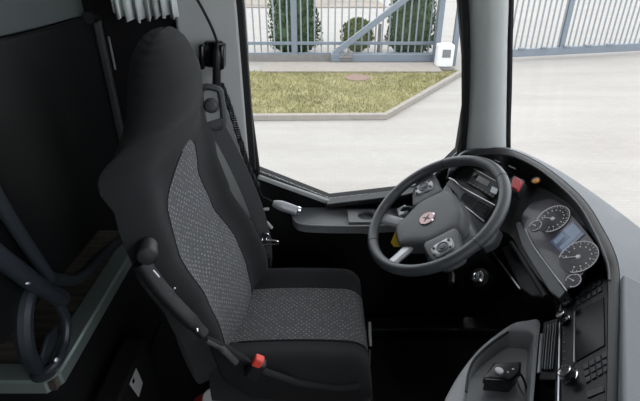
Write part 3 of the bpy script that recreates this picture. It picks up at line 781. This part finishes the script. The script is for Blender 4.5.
for s_ in (-1, 1):
    nm = 'side_spoke'
    wpoly(rnd([(s_ * .085, .045), (s_ * .15, .035), (s_ * .205, .035), (s_ * .208, -.03), (s_ * .155, -.055), (s_ * .085, -.065)]), -.04, -.016, nm, 'hub', sw, crown=.006)
    pod = wpoly(rnd([(s_ * .118, .022), (s_ * .168, .024), (s_ * .175, -.036), (s_ * .125, -.046)], 4), -.022, -.008, 'button_pod', 'silverp', sw, crown=.003)
    pc_ = wl(s_ * .146, -.008, -.005)
    MB().lathe(pc_, WN, [(.001, 0), (.017, 0), (.018, .002), (.0155, .003), (.015, .0015), (.009, .0015), (.0085, .004), (.001, .005)], 24).build('control_ring', 'mgrey', pod)
    for dx, dy in ((-.018, .022 - .008), (.018, .012), (-.014, -.033), (.016, -.036)):
        p = wl(s_ * .146 + dx * .8, dy, -.005); MB().lathe(p, WN, [(.001, 0), (.0042, 0), (.004, .003), (.001, .0035)], 10).build('small_button', 'hub', pod)
    # lower spokes
    rows = []
    for t, hw_, hh in ((0, .024, -.028), (.3, .021, -.022), (.7, .018, -.012), (1, .024, -.002)):
        c_ = V((s_ * lerp(.052, .118, t), lerp(-.105, -.182, t), 0)); d_ = V((s_ * .65, -.76, 0)); q = V((-d_.y, d_.x, 0))
        rows.append([wl((c_ + q * a * hw_).x, (c_ + q * a * hw_).y, hh + b_) for a, b_ in ((-1, -.012), (-1, -.002), (-.7, .004), (.7, .004), (1, -.002), (1, -.012))])
    MB().grid(rows, True, True).build('lower_spoke', 'silverp', sw, sub=1)
# column
col = thing('wheel_shroud', 'dark grey steering column shroud behind the wheel', 'column', W - WN * .3)
def shroud(tab, name, m):
    cb = []
    for h, wx, y0, y1 in tab:
        cb.append([wl(x, y, h) for x, y in rnd([(-wx, y0), (wx, y0), (wx * .95, y1), (-wx * .95, y1)], 5)])
    return MB().grid(cb, True, True).build(name, m, col, ang=60)
shroud([(-.058, .06, -.05, .06), (-.064, .085, -.07, .07), (-.085, .10, -.085, .075), (-.125, .10, -.085, .075)], 'upper_cover', 'mgrey')
shroud([(-.126, .088, -.075, .07), (-.16, .085, -.07, .07), (-.24, .06, -.06, .06), (-.42, .045, -.05, .07)], 'lower_cover', 'black')
sk = [wl(-.06, -.02, -.075), at(409, 208, Y=1.33), at(401, 213, Y=1.35)]
MB().tube(cr(sk, 5), .008, 8).build('stalk', 'black', col)
se = at(403, 212, Y=1.345)
MB().box(se, (.034, .05, .018), Matrix.Rotation(-.6, 3, 'Y')).build('stalk_end', 'silverp', col, bevel=.005)
s2 = [wl(.06, -.02, -.09), wl(.15, -.03, -.10), wl(.19, -.04, -.10)]
MB().tube(cr(s2, 5), [.006] * 6 + [.009] * 5, 8).build('stalk', 'black', col)
sh2 = at(443, 259, Y=1.12)
# yellow tag hanging by the wheel
yt = [at(x, y, Y=1.27) for x, y in [(396, 231), (399, 236), (400, 247), (394, 247), (391, 243)]]
tag(MB().prism(yt, (0, -1, .3), .006).build('warning_tag', 'yellow', bevel=.001), 'small yellow tag hanging behind the lower left of the wheel', 'tag')
# ignition lock
ig = at(479, 277, Y=1.12)
il = thing('ignition_lock', 'small silver ignition lock under the wheel on the right', 'lock', ig)
MB().lathe(ig, (-.5, -.5, .6), [(.001, -.05), (.03, -.05), (.028, 0), (.02, .006), (.001, .006)], 24).build('lock_housing', 'black', il)
MB().lathe(ig + V((-.003, -.003, .004)), (-.5, -.5, .6), [(.001, 0), (.017, 0), (.018, .008), (.012, .012), (.011, .006), (.001, .006)], 24).build('lock_barrel', 'chrome', il)
MB().box(ig + V((-.008, -.008, .010)), (.004, .018, .016), Matrix.Rotation(.6, 3, 'X')).build('key_slot', 'silverp', il, bevel=.001)

# ============================================================ DASHBOARD
def plane(L, tilt, px, py, **k):
    """L lateral unit vector; face normal tilted up from the horizontal facing direction"""
    L = V(L).normalized(); h = V((-L.y, L.x, 0)) if L.y > 0 else V((L.y, -L.x, 0))
    h = V((-abs(h.x), h.y if h.x < 0 else -h.y, 0)).normalized()
    n_ = (h * math.sin(tilt) + V((0, 0, 1)) * math.cos(tilt)).normalized()
    return at(px, py, **k), n_
PF = plane((-.245, .97, 0), math.radians(42), 475, 203, Z=.745)
PC = plane((0, 1, 0), math.radians(42), 562, 240, Z=.775)
PN = plane((.44, .9, 0), math.radians(50), 590, 330, Z=.735)
def on(P, px, py, off=0): return onpl(px, py, P[0] + P[1] * off, P[1])
def PX_(P, pts, off, th, name, m, par, bev=.002, **kw):
    """outline given on the panel plane, face at height off, thickness th"""
    return MB().prism([on(P, x, y, off) for x, y in pts], P[1], th).build(name, m, par, bevel=bev, **kw)
def px_round(pts, k=4):
    out = []; n_ = len(pts)
    for i in range(n_):
        a, b, c_ = V((*pts[i - 1], 0)), V((*pts[i], 0)), V((*pts[(i + 1) % n_], 0))
        d1 = (a - b).length * .3; d2 = (c_ - b).length * .3
        p = b + (a - b).normalized() * d1; q = b + (c_ - b).normalized() * d2
        for j in range(k + 1):
            t = j / k; v_ = p * (1 - t) ** 2 + b * 2 * t * (1 - t) + q * t * t; out.append((v_.x, v_.y))
    return out
db = thing('dashboard', 'wraparound black dashboard with grey outer shell and instruments', 'dashboard', (.75, 1.1, .6))
lipz = [(448, 172, .80), (456, 159, .825), (468, 151, .85), (490, 147.5, .865), (512, 150, .875), (535, 160, .885), (560, 177, .885), (585, 200, .885), (603, 228, .885), (615, 252, .885), (620, 275, .88), (620, 330, .875), (619, 401, .87), (617, 470, .865)]
lip = [at(x, y, Z=z) for x, y, z in lipz]
LIP = cr(lip, 6); NL = len(LIP)
outz = [(450, 165, .80), (458, 155, .81), (468, 149, .82), (490, 146, .83), (515, 150, .835), (540, 160, .84), (565, 174, .84), (592, 192, .84), (618, 211, .84), (640, 228, .84), (668, 250, .84), (715, 300, .835), (790, 380, .82), (900, 500, .80)]
OUT = cr([at(x, y, Z=z) for x, y, z in outz], 6)
mid1 = [a.lerp(b, .12) + V((0, 0, .002)) for a, b in zip(LIP, OUT)]
mid2 = [a.lerp(b, .5) + V((0, 0, .004)) for a, b in zip(LIP, OUT)]
dn = [p + V((.02, .01, -.12)) for p in OUT]
dl = [p + V((-.004, -.002, -.03)) for p in LIP]
MB().grid([dl, LIP, mid1, mid2, OUT, dn]).build('outer_shell', 'shell', db, ang=60)
cols = [
 ((456, 170), (456, 172), (446, 184), 'F'), ((464, 160), (465, 166), (453, 190), 'F'), ((477, 156), (480, 163), (463, 203), 'F'),
 ((495, 155), (499, 164), (480, 221), 'F'), ((514, 158), (514, 172), (500, 230), 'FC'), ((535, 168), (533, 184), (511, 236), 'C'),
 ((556, 184), (552, 193), (521, 252), 'C'), ((578, 206), (571, 206), (532, 269), 'C'), ((593, 232), (587, 228), (543, 284), 'C'),
 ((603, 254), (600, 250), (551, 297), 'CN'), ((608, 274), (607, 278), (556, 312), 'N'), ((608, 330), (607, 330), (556, 345), 'N'),
 ((607, 401), (606, 401), (555, 401), 'N'), ((605, 470), (604, 470), (552, 470), 'N')]
def pn(k, x, y, off):
    if k == 'F': return on(PF, x, y, off)
    if k == 'C': return on(PC, x, y, off)
    if k == 'N': return on(PN, x, y, off)
    if k == 'FC': return (on(PF, x, y, off) + on(PC, x, y, off)) / 2
    return (on(PC, x, y, off) + on(PN, x, y, off)) / 2
Iz = [z - .004 for *_, z in lipz]
I_ = cr([at(c_[0][0], c_[0][1], Z=z) for c_, z in zip(cols, Iz)], 6)
J_ = cr([pn(c_[3], *c_[1], -.006) for c_ in cols], 6)
K_ = cr([pn(c_[3], *c_[2], -.006) for c_ in cols], 6)
K2 = [p + V((.05, 0.0, -.05)) for p in K_]
K3 = [p + V((.07, 0.0, -.22)) for p in K_]
LI = [p + V((-.002, -.002, -.001)) for p in LIP]
MB().grid([LI, [a.lerp(b, .5) + V((0, 0, .003)) for a, b in zip(LI, I_)], I_]).build('top_frame', 'dash', db, ang=60)
MB().grid([I_, J_]).build('hood_wall', 'black', db, ang=60)
MB().grid([J_, [a.lerp(b, .5) for a, b in zip(J_, K_)], K_]).build('fascia', 'dash', db, ang=40)
MB().grid([K_, K2, K3]).build('knee_panel', 'black', db, ang=60)
MB().tube([a.lerp(b, .08) + V((0, 0, .002)) for a, b in zip(I_[6:62], LI[6:62])], .0022, 6).build('frame_bead', 'dgrey', db)

PX_(PF, px_round([(447, 181), (458, 201), (484, 222.5), (500, 228), (494, 243), (474, 252), (450, 240), (434, 205)]), -.012, .03, 'lower_cover', 'mgrey', db, .006)
# --- far panel: radio, vent, switches
rad = PX_(PF, [(475, 169.5), (501, 184), (493, 198.5), (466.5, 182.5)], .004, .012, 'radio', 'black', db)
PX_(PF, [(478.5, 175), (490.5, 181.5), (487.5, 187), (475.5, 180)], .0055, .003, 'radio_display', 'lcd_dark' if False else 'gloss', rad, .0005)
b_ = MB()
for i in range(6):
    t = i / 5; x, y = lerp(470, 490, t), lerp(182.5, 194, t)
    b_.prism([on(PF, x + dx, y + dy, .0065) for dx, dy in ((-1.1, -1), (1.1, .4), (.6, 1.4), (-1.6, 0))], PF[1], .003)
b_.build('radio_keys', 'mgrey', rad)
MB().lathe(on(PF, 475.5, 175.5, .004), PF[1], [(.001, 0), (.008, 0), (.007, .008), (.001, .009)], 16).build('radio_knob', 'dgrey', rad)
PX_(PF, [(492, 186), (498, 189), (496, 194.5), (490, 191.5)], .0065, .003, 'radio_card', 'silverp', rad, .0005)
MB().tube([on(PF, 474, 169, .006), on(PF, 502, 184.3, .006)], .0018, 6).build('radio_trim', 'silver', rad)
vt = PX_(PF, [(463.5, 189.5), (494, 206), (484, 220), (457.5, 199)], .005, .010, 'air_vent', 'black', db)
PX_(PF, [(465, 192), (491.5, 206.5), (483.5, 217.5), (460, 199)], .006, .003, 'vent_mouth', 'rubber', vt, 0)
sl = MB()
for i in range(1, 6):
    t = i / 6
    a = (lerp(465, 460, t), lerp(192, 199, t)); b2 = (lerp(491.5, 483.5, t), lerp(206.5, 217.5, t))
    sl.ribbon([on(PF, *a, .008), on(PF, *b2, .008)], PF[1] + V((.5, 0, 0)), .007, .0012)
for t in (.15, .5, .85):
    sl.ribbon([on(PF, lerp(465, 491.5, t), lerp(192, 206.5, t), .010), on(PF, lerp(460, 483.5, t), lerp(199, 217.5, t), .010)], PF[1], .003, .0012)
sl.build('vent_slats', 'dgrey', vt)
MB().tube([on(PF, 457, 200, .006), on(PF, 484, 221.5, .006)], .0026, 6).build('vent_trim', 'silver', vt)
MB().tube(cr([on(PF, 449, 178, .004), on(PF, 455, 181, .004), on(PF, 463, 188, .006), on(PF, 495, 205.5, .006)], 5), .0024, 6).build('fascia_trim', 'silver', db)
for x, y in ((497, 160.5), (512, 167), (503, 171)):
    PX_(PF, [(x - 4, y - 2.4), (x + 3, y + .8), (x + 4, y + 3), (x - 3, y)], .006, .010, 'rocker_switch', 'gloss', db, .001)
rsn = plane((-.2, .97, 0), math.radians(35), 515, 184, Z=.86)
rs_ = thing('brake_switch', 'small red lever switch on black mount between radio and instruments', 'switch', on(rsn, 517, 186))
def PO(P, pts, off, th, name, m, par, bev=.002): return PX_(P, pts, off, th, name, m, par, bev)
PO(rsn, [(508, 181), (514, 175), (524, 180), (521, 189), (516, 194), (507, 189)], 0, .03, 'switch_mount', 'black', rs_, .003)
PO(rsn, [(513.5, 176), (521.5, 180), (517, 190), (510, 186)], .016, .014, 'switch_lever', 'red', rs_, .003)
amb = plane((-.1, .97, 0), math.radians(30), 536, 181.5, Z=.868)
am = thing('hazard_button', 'small round amber button beside the instrument hood', 'button', on(amb, 536, 181.5))
MB().lathe(on(amb, 536, 181.5, -.006), amb[1], [(.001, 0), (.013, 0), (.0125, .006), (.010, .007), (.001, .007)], 24).build('button_ring', 'black', am)
MB().lathe(on(amb, 536, 181.5, .0005), amb[1], [(.001, 0), (.0095, 0), (.009, .004), (.001, .005)], 24).build('button_cap', 'amber', am)
MB().box(on(amb, 536, 181.5, .0052), (.006, .002, .0012)).build('button_symbol', 'gloss', am)

# --- instrument cluster
cl_out = [(520, 217), (530, 203), (552, 197.5), (563, 205), (580, 223), (596, 244), (597.5, 251), (590, 264), (574, 287), (566, 290), (542, 259), (524.5, 230)]
cl = PX_(PC, px_round(cl_out), .0, .012, 'instrument_cluster', 'purple', db, .002)
bz = PX_(PC, [(515, 223), (520, 221), (526, 232), (545, 260), (566, 291), (559, 299), (549, 291), (532, 264), (521, 245)], .004, .02, 'cluster_bezel', 'mgrey', db, .003)
MB().tube(cr([on(PC, x, y, .007) for x, y in [(525, 229), (533, 245), (543, 259.5), (556, 277), (567, 291)]], 5), .0022, 6).build('cluster_trim', 'silver', db)
def gauge(px, py, rx, name, ticks, needle, sub=False):
    c_ = on(PC, px, py, .001); e_ = V((0, -1, 0)); u_ = e_.cross(PC[1]); u_ = u_ if u_.z > 0 else -u_
    gg = MB().lathe(c_, PC[1], [(.001, 0), (rx, 0), (rx, .001), (.001, .0012)], 36).build(name, 'dial', cl)
    tb = MB().tube([c_ + (e_ * math.cos(a) + u_ * math.sin(a)) * rx + PC[1] * .002 for a in [math.radians(-50 + 280 * i / 40) for i in range(41)]], .0012 if not sub else .0009, 6)
    tb.build('dial_ring', 'mark', gg)
    tk = MB()
    for i in range(ticks):
        a = math.radians(-45 + 270 * i / (ticks - 1)); d_ = e_ * math.cos(a) + u_ * math.sin(a)
        k = .80 if i % 2 == 0 else .88
        tk.ribbon([c_ + d_ * rx * k + PC[1] * .0018, c_ + d_ * rx * .95 + PC[1] * .0018], d_.cross(PC[1]), .0011, .0006)
        if not sub and i % 2 == 0:
            tk.box(c_ + d_ * rx * .66 + PC[1] * .0015, (.003, .0045, .0004), Matrix.Rotation(-.7, 3, 'Y'))
    tk.build('dial_marks', 'mark', gg)
    a = math.radians(needle); d_ = e_ * math.cos(a) + u_ * math.sin(a)
    nd = MB().ribbon([c_ - d_ * rx * .15 + PC[1] * .003, c_ + d_ * rx * .8 + PC[1] * .003], d_.cross(PC[1]), .0015, .0008)
    nd.lathe(c_ + PC[1] * .0012, PC[1], [(.001, 0), (rx * .13, 0), (rx * .1, .003), (.0005, .003)], 14)
    nd.build('needle', 'red' if False else 'mark', gg)
gauge(553, 219, .048, 'speedometer', 25, 215)
gauge(578.5, 257, .049, 'rev_counter', 21, 235)
gauge(535.5, 226, .019, 'fuel_gauge', 7, 200, True)
gauge(573.5, 281, .019, 'temperature_gauge', 7, 200, True)
lc = PX_(PC, [(550, 241.5), (572.5, 221), (584.5, 234), (562, 254)], .0025, .002, 'information_display', 'lcd', cl, .0005)
M['lcdl'] = mat('lcd_light', (.2, .3, .4), .3, emit=(.4, .5, .7), es=.13)
for q in ([(553, 241), (562, 232.5), (565, 236), (556, 244.5)], [(564, 231), (573, 223), (581, 232), (573, 240)], [(559, 247), (571, 237), (573, 239.5), (562, 250)]):
    PX_(PC, q, .003, .0004, 'display_field', 'lcdl', lc, 0)
# under-cluster steps
PX_(PC, [(497, 240), (508, 238), (530, 272), (546, 297), (531, 297), (519, 288)], -.045, .02, 'lower_fascia', 'dgrey', db, .006)
MB().tube([on(PC, 491, 250, -.040), on(PC, 520, 289, -.040)], .0028, 6).build('lower_trim', 'silver', db)
MB().tube(cr([on(PC, 511, 243, -.020), on(PC, 520, 255, -.018), on(PC, 533, 276, -.018), on(PC, 546, 297, -.02)], 5), .008, 10).build('knee_roll', 'dgrey', db)

# --- near console: keys, screen, knobs
con = PX_(PN, [(561, 300), (600, 270), (609, 282), (611, 401), (610, 440), (558, 440)], .004, .012, 'centre_console', 'dash', db, .004)
def quadgrid(q, nx, ny, gap, P, off, th, name, m, par, bev=.0012):
    (a, b, c_, d_) = [V((*p, 0)) for p in q]
    for i in range(nx):
        for j in range(ny):
            pts = []
            for u, v in ((i + gap, j + gap), (i + 1 - gap, j + gap), (i + 1 - gap, j + 1 - gap), (i + gap, j + 1 - gap)):
                u /= nx; v /= ny
                p = a.lerp(b, u).lerp(d_.lerp(c_, u), v); pts.append((p.x, p.y))
            PX_(P, pts, off, th, name, m, par, bev)
quadgrid([(574, 294.5), (601, 277), (602.5, 291), (575.5, 307)], 5, 2, .12, PN, .007, .004, 'key', 'dgrey', con)
PX_(PN, [(574.5, 312), (603.5, 297), (604.5, 345), (575.5, 361.5)], .0065, .003, 'screen', 'screen', con, .001)
quadgrid([(582, 364.5), (607, 350), (609, 370), (585, 384)], 4, 3, .10, PN, .007, .004, 'key', 'dgrey', con)
PX_(PN, [(586, 392), (603, 386), (604, 391), (587, 398)], .0065, .003, 'console_plate', 'dgrey', con, .001)
PX_(PN, [(562, 312), (573, 311), (573, 366), (562, 366)], .006, .003, 'control_strip', 'black', con, .001)
for y in (334, 343, 352, 360):
    MB().lathe(on(PN, 564.5, y, .006), PN[1], [(.001, 0), (.003, 0), (.0025, .002), (.001, .0022)], 10).build('indicator_dot', 'mgrey', con)
for x, y, r_ in ((567.5, 302, .012), (565.5, 320, .012), (570.5, 377, .017)):
    kn = MB().lathe(on(PN, x, y, .010 if y < 330 else .004), PN[1], [(.001, 0), (r_ * 1.15, 0), (r_ * 1.15, .004), (r_, .005), (r_ * .92, .02), (r_ * .8, .021), (r_ * .78, .018), (.001, .018)], 28).build('knob', 'chrome', con)
    MB().lathe(on(PN, x, y, .0275 if y < 330 else .0215), PN[1], [(.001, 0), (r_ * .76, 0), (r_ * .7, .002), (.001, .0022)], 24).build('knob_cap', 'gloss', kn)
MB().tube(cr([on(PN, x, y, .008) for x, y in [(562, 302), (560, 312), (559.5, 340), (558.5, 401), (558, 440)]], 5), .0024, 6).build('console_trim', 'silver', con)
MB().tube([on(PN, 574.5, 311, .008), on(PN, 574, 362, .008)], .0013, 6).build('strip_trim', 'silver', con)
# right hand shell block with seam
sb = [at(x, y, Z=.892) for x, y in [(623, 273), (640, 281), (740, 350), (800, 480), (700, 520), (622, 480), (622.5, 401)]]
MB().prism(sb, (0, 0, 1), .04).build('shell_lid', 'shell', db, bevel=.006, seg=3)

# --- lower side console with tray
TZ = .63
tr = thing('side_console', 'grey side console with open tray to the right of the driver', 'console', (.55, .75, 0))
OUTP = [(440, 412), (452, 385), (466, 364), (482, 346), (500, 331.5), (514, 322.5), (527, 319.5), (540, 319.5), (538.5, 345), (536, 375), (533, 412), (528, 470), (425, 470)]
INP = [(465, 401), (466.5, 390), (471, 368), (480, 354), (494, 342), (508, 332), (520, 331.5), (533, 334), (532.5, 350), (530.5, 378), (528, 412), (522, 455), (458, 455)]
def tz(p, z): return at(p[0], p[1], Z=z)
Op = [tz(p, TZ) for p in OUTP]; Ip = [tz(p, TZ) for p in INP]
Oc = cr(Op, 4, True); Ic = cr(Ip, 4, True)
flo = [p + V((0, 0, -.05)) + V((0.0, 0, 0)) for p in Ic]
cen = sum(Ic, V((0, 0, 0))) / len(Ic)
flo = [p.lerp(V((cen.x, cen.y, p.z)), .06) for p in flo]
Od = [p + V((.0, 0, -.03)) for p in Oc]
ocen = sum(Oc, V((0, 0, 0))) / len(Oc)
Od2 = [V((lerp(p.x, ocen.x, .12), lerp(p.y, ocen.y, .12), .0)) for p in Oc]
MB().grid([[p + V((0, 0, -.006)) for p in Oc], [p.lerp(q, .12) for p, q in zip(Oc, Ic)], [p.lerp(q, .85) for p, q in zip(Oc, Ic)], [p + V((0, 0, -.005)) for p in Ic], flo], True).build('tray_surround', 'tray', tr, ang=60)
MB().add(flo, [tuple(range(len(flo)))]).build('tray_floor', 'tray', tr)
MB().grid([[p + V((0, 0, -.007)) for p in Oc], Od, [V((p.x, p.y, .0)) if False else q for p, q in zip(Oc, Od2)]], True).build('console_body', 'black', tr, ang=60)
# curved recess edge strip
MB().tube(cr([tz(p, TZ - .002) for p in [(466, 392), (468, 375), (473, 362), (482, 351.5), (494, 341.5), (508, 332)]], 5), .0035, 6).build('tray_edge', 'black', tr)
# raised liner inside tray
LP_ = [(478, 412), (478, 372), (489, 357), (510, 343), (530, 350), (526, 412)]
# vent between tray and console
VP = plane((.30, .95, 0), math.radians(52), 548, 345, Z=.665)
vn = PX_(VP, [(543, 322), (557, 318), (556, 380), (538.5, 380)], 0, .03, 'vent_panel', 'black', tr, .003)
for i in range(5):
    x = 544.5 + i * 2.6
    MB().ribbon([on(VP, x + 1.5, 326 - i * .6, .004), on(VP, x - 2.2, 370, .004)], VP[1] + V((.6, 0, 0)), .009, .0022).build('vent_slat', 'mgrey' if i in (1, 3) else 'dgrey', vn)
MB().ribbon([on(VP, 542, 334, .003), on(VP, 538.8, 373, .003)], VP[1].cross(V((0, 1, 0))), .006, .004).build('vent_frame', 'silverp', vn)
# filler between console body and dashboard, down to the floor
fl = [at(557, 312, Z=.66), at(541, 320, Z=.60), at(537, 380, Z=.60), at(530, 470, Z=.60), at(600, 470, Z=.70), at(610, 380, Z=.70), at(606, 300, Z=.70)]
MB().add([p + V((0.012, 0, -.03)) for p in fl] + [V((p.x + .02, p.y, 0.0)) for p in fl], [tuple(range(7))] + [(i, (i + 1) % 7, (i + 1) % 7 + 7, i + 7) for i in range(7)]).build('console_core', 'black_soft', db)
# black device on the tray
dz = TZ - .038
dv = thing('payment_terminal', 'black boxy device with a cable lying in the grey tray', 'device', at(503, 385, Z=dz))
d0 = [at(x, y, Z=dz + .045) for x, y in [(494, 362), (522, 361), (521, 372), (513, 380), (483, 378)]]
dbm = MB().prism([p for p in d0], (0, 0, 1), .022); dbm.build('device_top', 'gloss', dv, bevel=.005, seg=3)
c_ = sum(d0, V((0, 0, 0))) / 5
MB().prism([c_ + (p - c_) * .9 + V((0, 0, -.018)) for p in d0], (0, 0, 1), .027).build('device_body', 'black', dv, bevel=.003)
bp_ = at(499, 371, Z=dz + .046)
MB().lathe(bp_, (0, 0, 1), [(.001, -.001), (.010, -.001), (.009, .003), (.001, .004)], 20).build('device_button', 'silverp', dv)
for x, y in ((508, 372), (513, 369)):
    MB().box(at(x, y, Z=dz + .0462), (.004, .003, .001)).build('device_mark', 'white', dv)
MB().tube(cr([at(519, 372, Z=dz + .03), at(524, 380, Z=dz + .015), at(527, 392, Z=dz + .006), at(529, 410, Z=dz + .006)], 6), .0028, 8).build('device_cable', 'rubber', dv)
MB().tube(cr([at(516, 378, Z=dz + .03), at(520, 388, Z=dz + .012), at(525, 398, Z=dz + .006), at(524, 412, Z=dz + .006)], 6), .0022, 8).build('device_cable', 'mgrey', dv)
kp = at(553, 398, Z=.62)

# ============================================================ FLOOR ITEMS
MB().box((.35, 1.53, .03), (.9, .08, .05)).build('trim_18', 'dash', kind='structure', bevel=.008)
MB().tube([at(372, 315, Z=.02), at(425, 315, Z=.02)], .006, 6).build('trim_19', 'dgrey', kind='structure')
pe = thing('pedal_unit', 'black brake and accelerator pedals in the dark footwell', 'pedal', (.62, 1.12, 0))
for y in (1.02, 1.16):
    MB().box((.62, y, .14), (.02, .075, .17), Matrix.Rotation(.6, 3, 'Y')).build('pedal', 'rubber', pe, bevel=.005)
    MB().tube([(.63, y, .13), (.72, y, .005)], .01, 8).build('pedal_arm', 'black', pe)
# fire extinguisher beside the seat foot
ex = at(207, 402, Z=.27)
fe = thing('fire_extinguisher', 'red extinguisher with pale round label beside the seat foot', 'extinguisher', (ex.x, ex.y, 0))
MB().lathe((ex.x, ex.y, 0), (0, 0, 1), [(.001, .0), (.055, 0), (.06, .01), (.06, .22), (.05, .255), (.03, .27), (.001, .272)], 28).build('cylinder', 'red', fe)
MB().lathe((ex.x + .015, ex.y + .012, .268), (0, -.3, 1), [(.001, 0), (.03, 0), (.03, .012), (.026, .016), (.001, .016)], 28).build('gauge_cap', 'white', fe)
# black case with label plate
ld = at(136, 384, X=-.58)
ca = thing('storage_case', 'black case with pale label plate on floor behind the seat', 'case', (ld.x, ld.y, 0))
MB().box((-.625, ld.y + .02, (ld.z + .05) / 2), (.08, .26, ld.z + .05)).build('case_body', 'black_soft', ca, bevel=.012, seg=3)
lpx = [at(x, y, X=-.583) for x, y in [(136.5, 368), (143, 383), (139, 397), (130, 384)]]
lb = MB().prism(lpx, (1, 0, 0), .003).build('label_plate', 'pillar_b', ca, bevel=.001)
MB().box(at(133.5, 381, X=-.582), (.002, .012, .012)).build('label_mark', 'gloss', lb)

# ============================================================ LIGHT
def fill_light(name, x, y, sx_, sy_, p):
    l = bpy.data.lights.new(name, 'AREA'); l.shape = 'RECTANGLE'; l.size = sx_; l.size_y = sy_; l.energy = p; l.color = (.95, .98, 1)
    o = bpy.data.objects.new(name, l); COL.objects.link(o); o.location = (x, y, 2.12)
fill_light('cab_fill_light', .3, 1.0, .5, .25, 1.2)  # weak fill added below the roof to brighten the cab, no fitting
wd = bpy.data.worlds.new('world'); S.world = wd; wd.use_nodes = True
nt = wd.node_tree; bg = nt.nodes['Background']
tc = nt.nodes.new('ShaderNodeTexCoord'); se_ = nt.nodes.new('ShaderNodeSeparateXYZ'); rp = nt.nodes.new('ShaderNodeValToRGB')
nt.links.new(tc.outputs['Generated'], se_.inputs[0]); nt.links.new(se_.outputs['Z'], rp.inputs['Fac']); nt.links.new(rp.outputs['Color'], bg.inputs['Color'])
rp.color_ramp.elements[0].color = (.90, .94, 1, 1); rp.color_ramp.elements[1].color = (.98, .99, 1, 1)
bg.inputs['Strength'].default_value = 2.15
S.view_settings.view_transform = 'Standard'; S.view_settings.look = 'None'; S.view_settings.gamma = 1
S.view_settings.use_curve_mapping = False; S.view_settings.exposure = 0.40
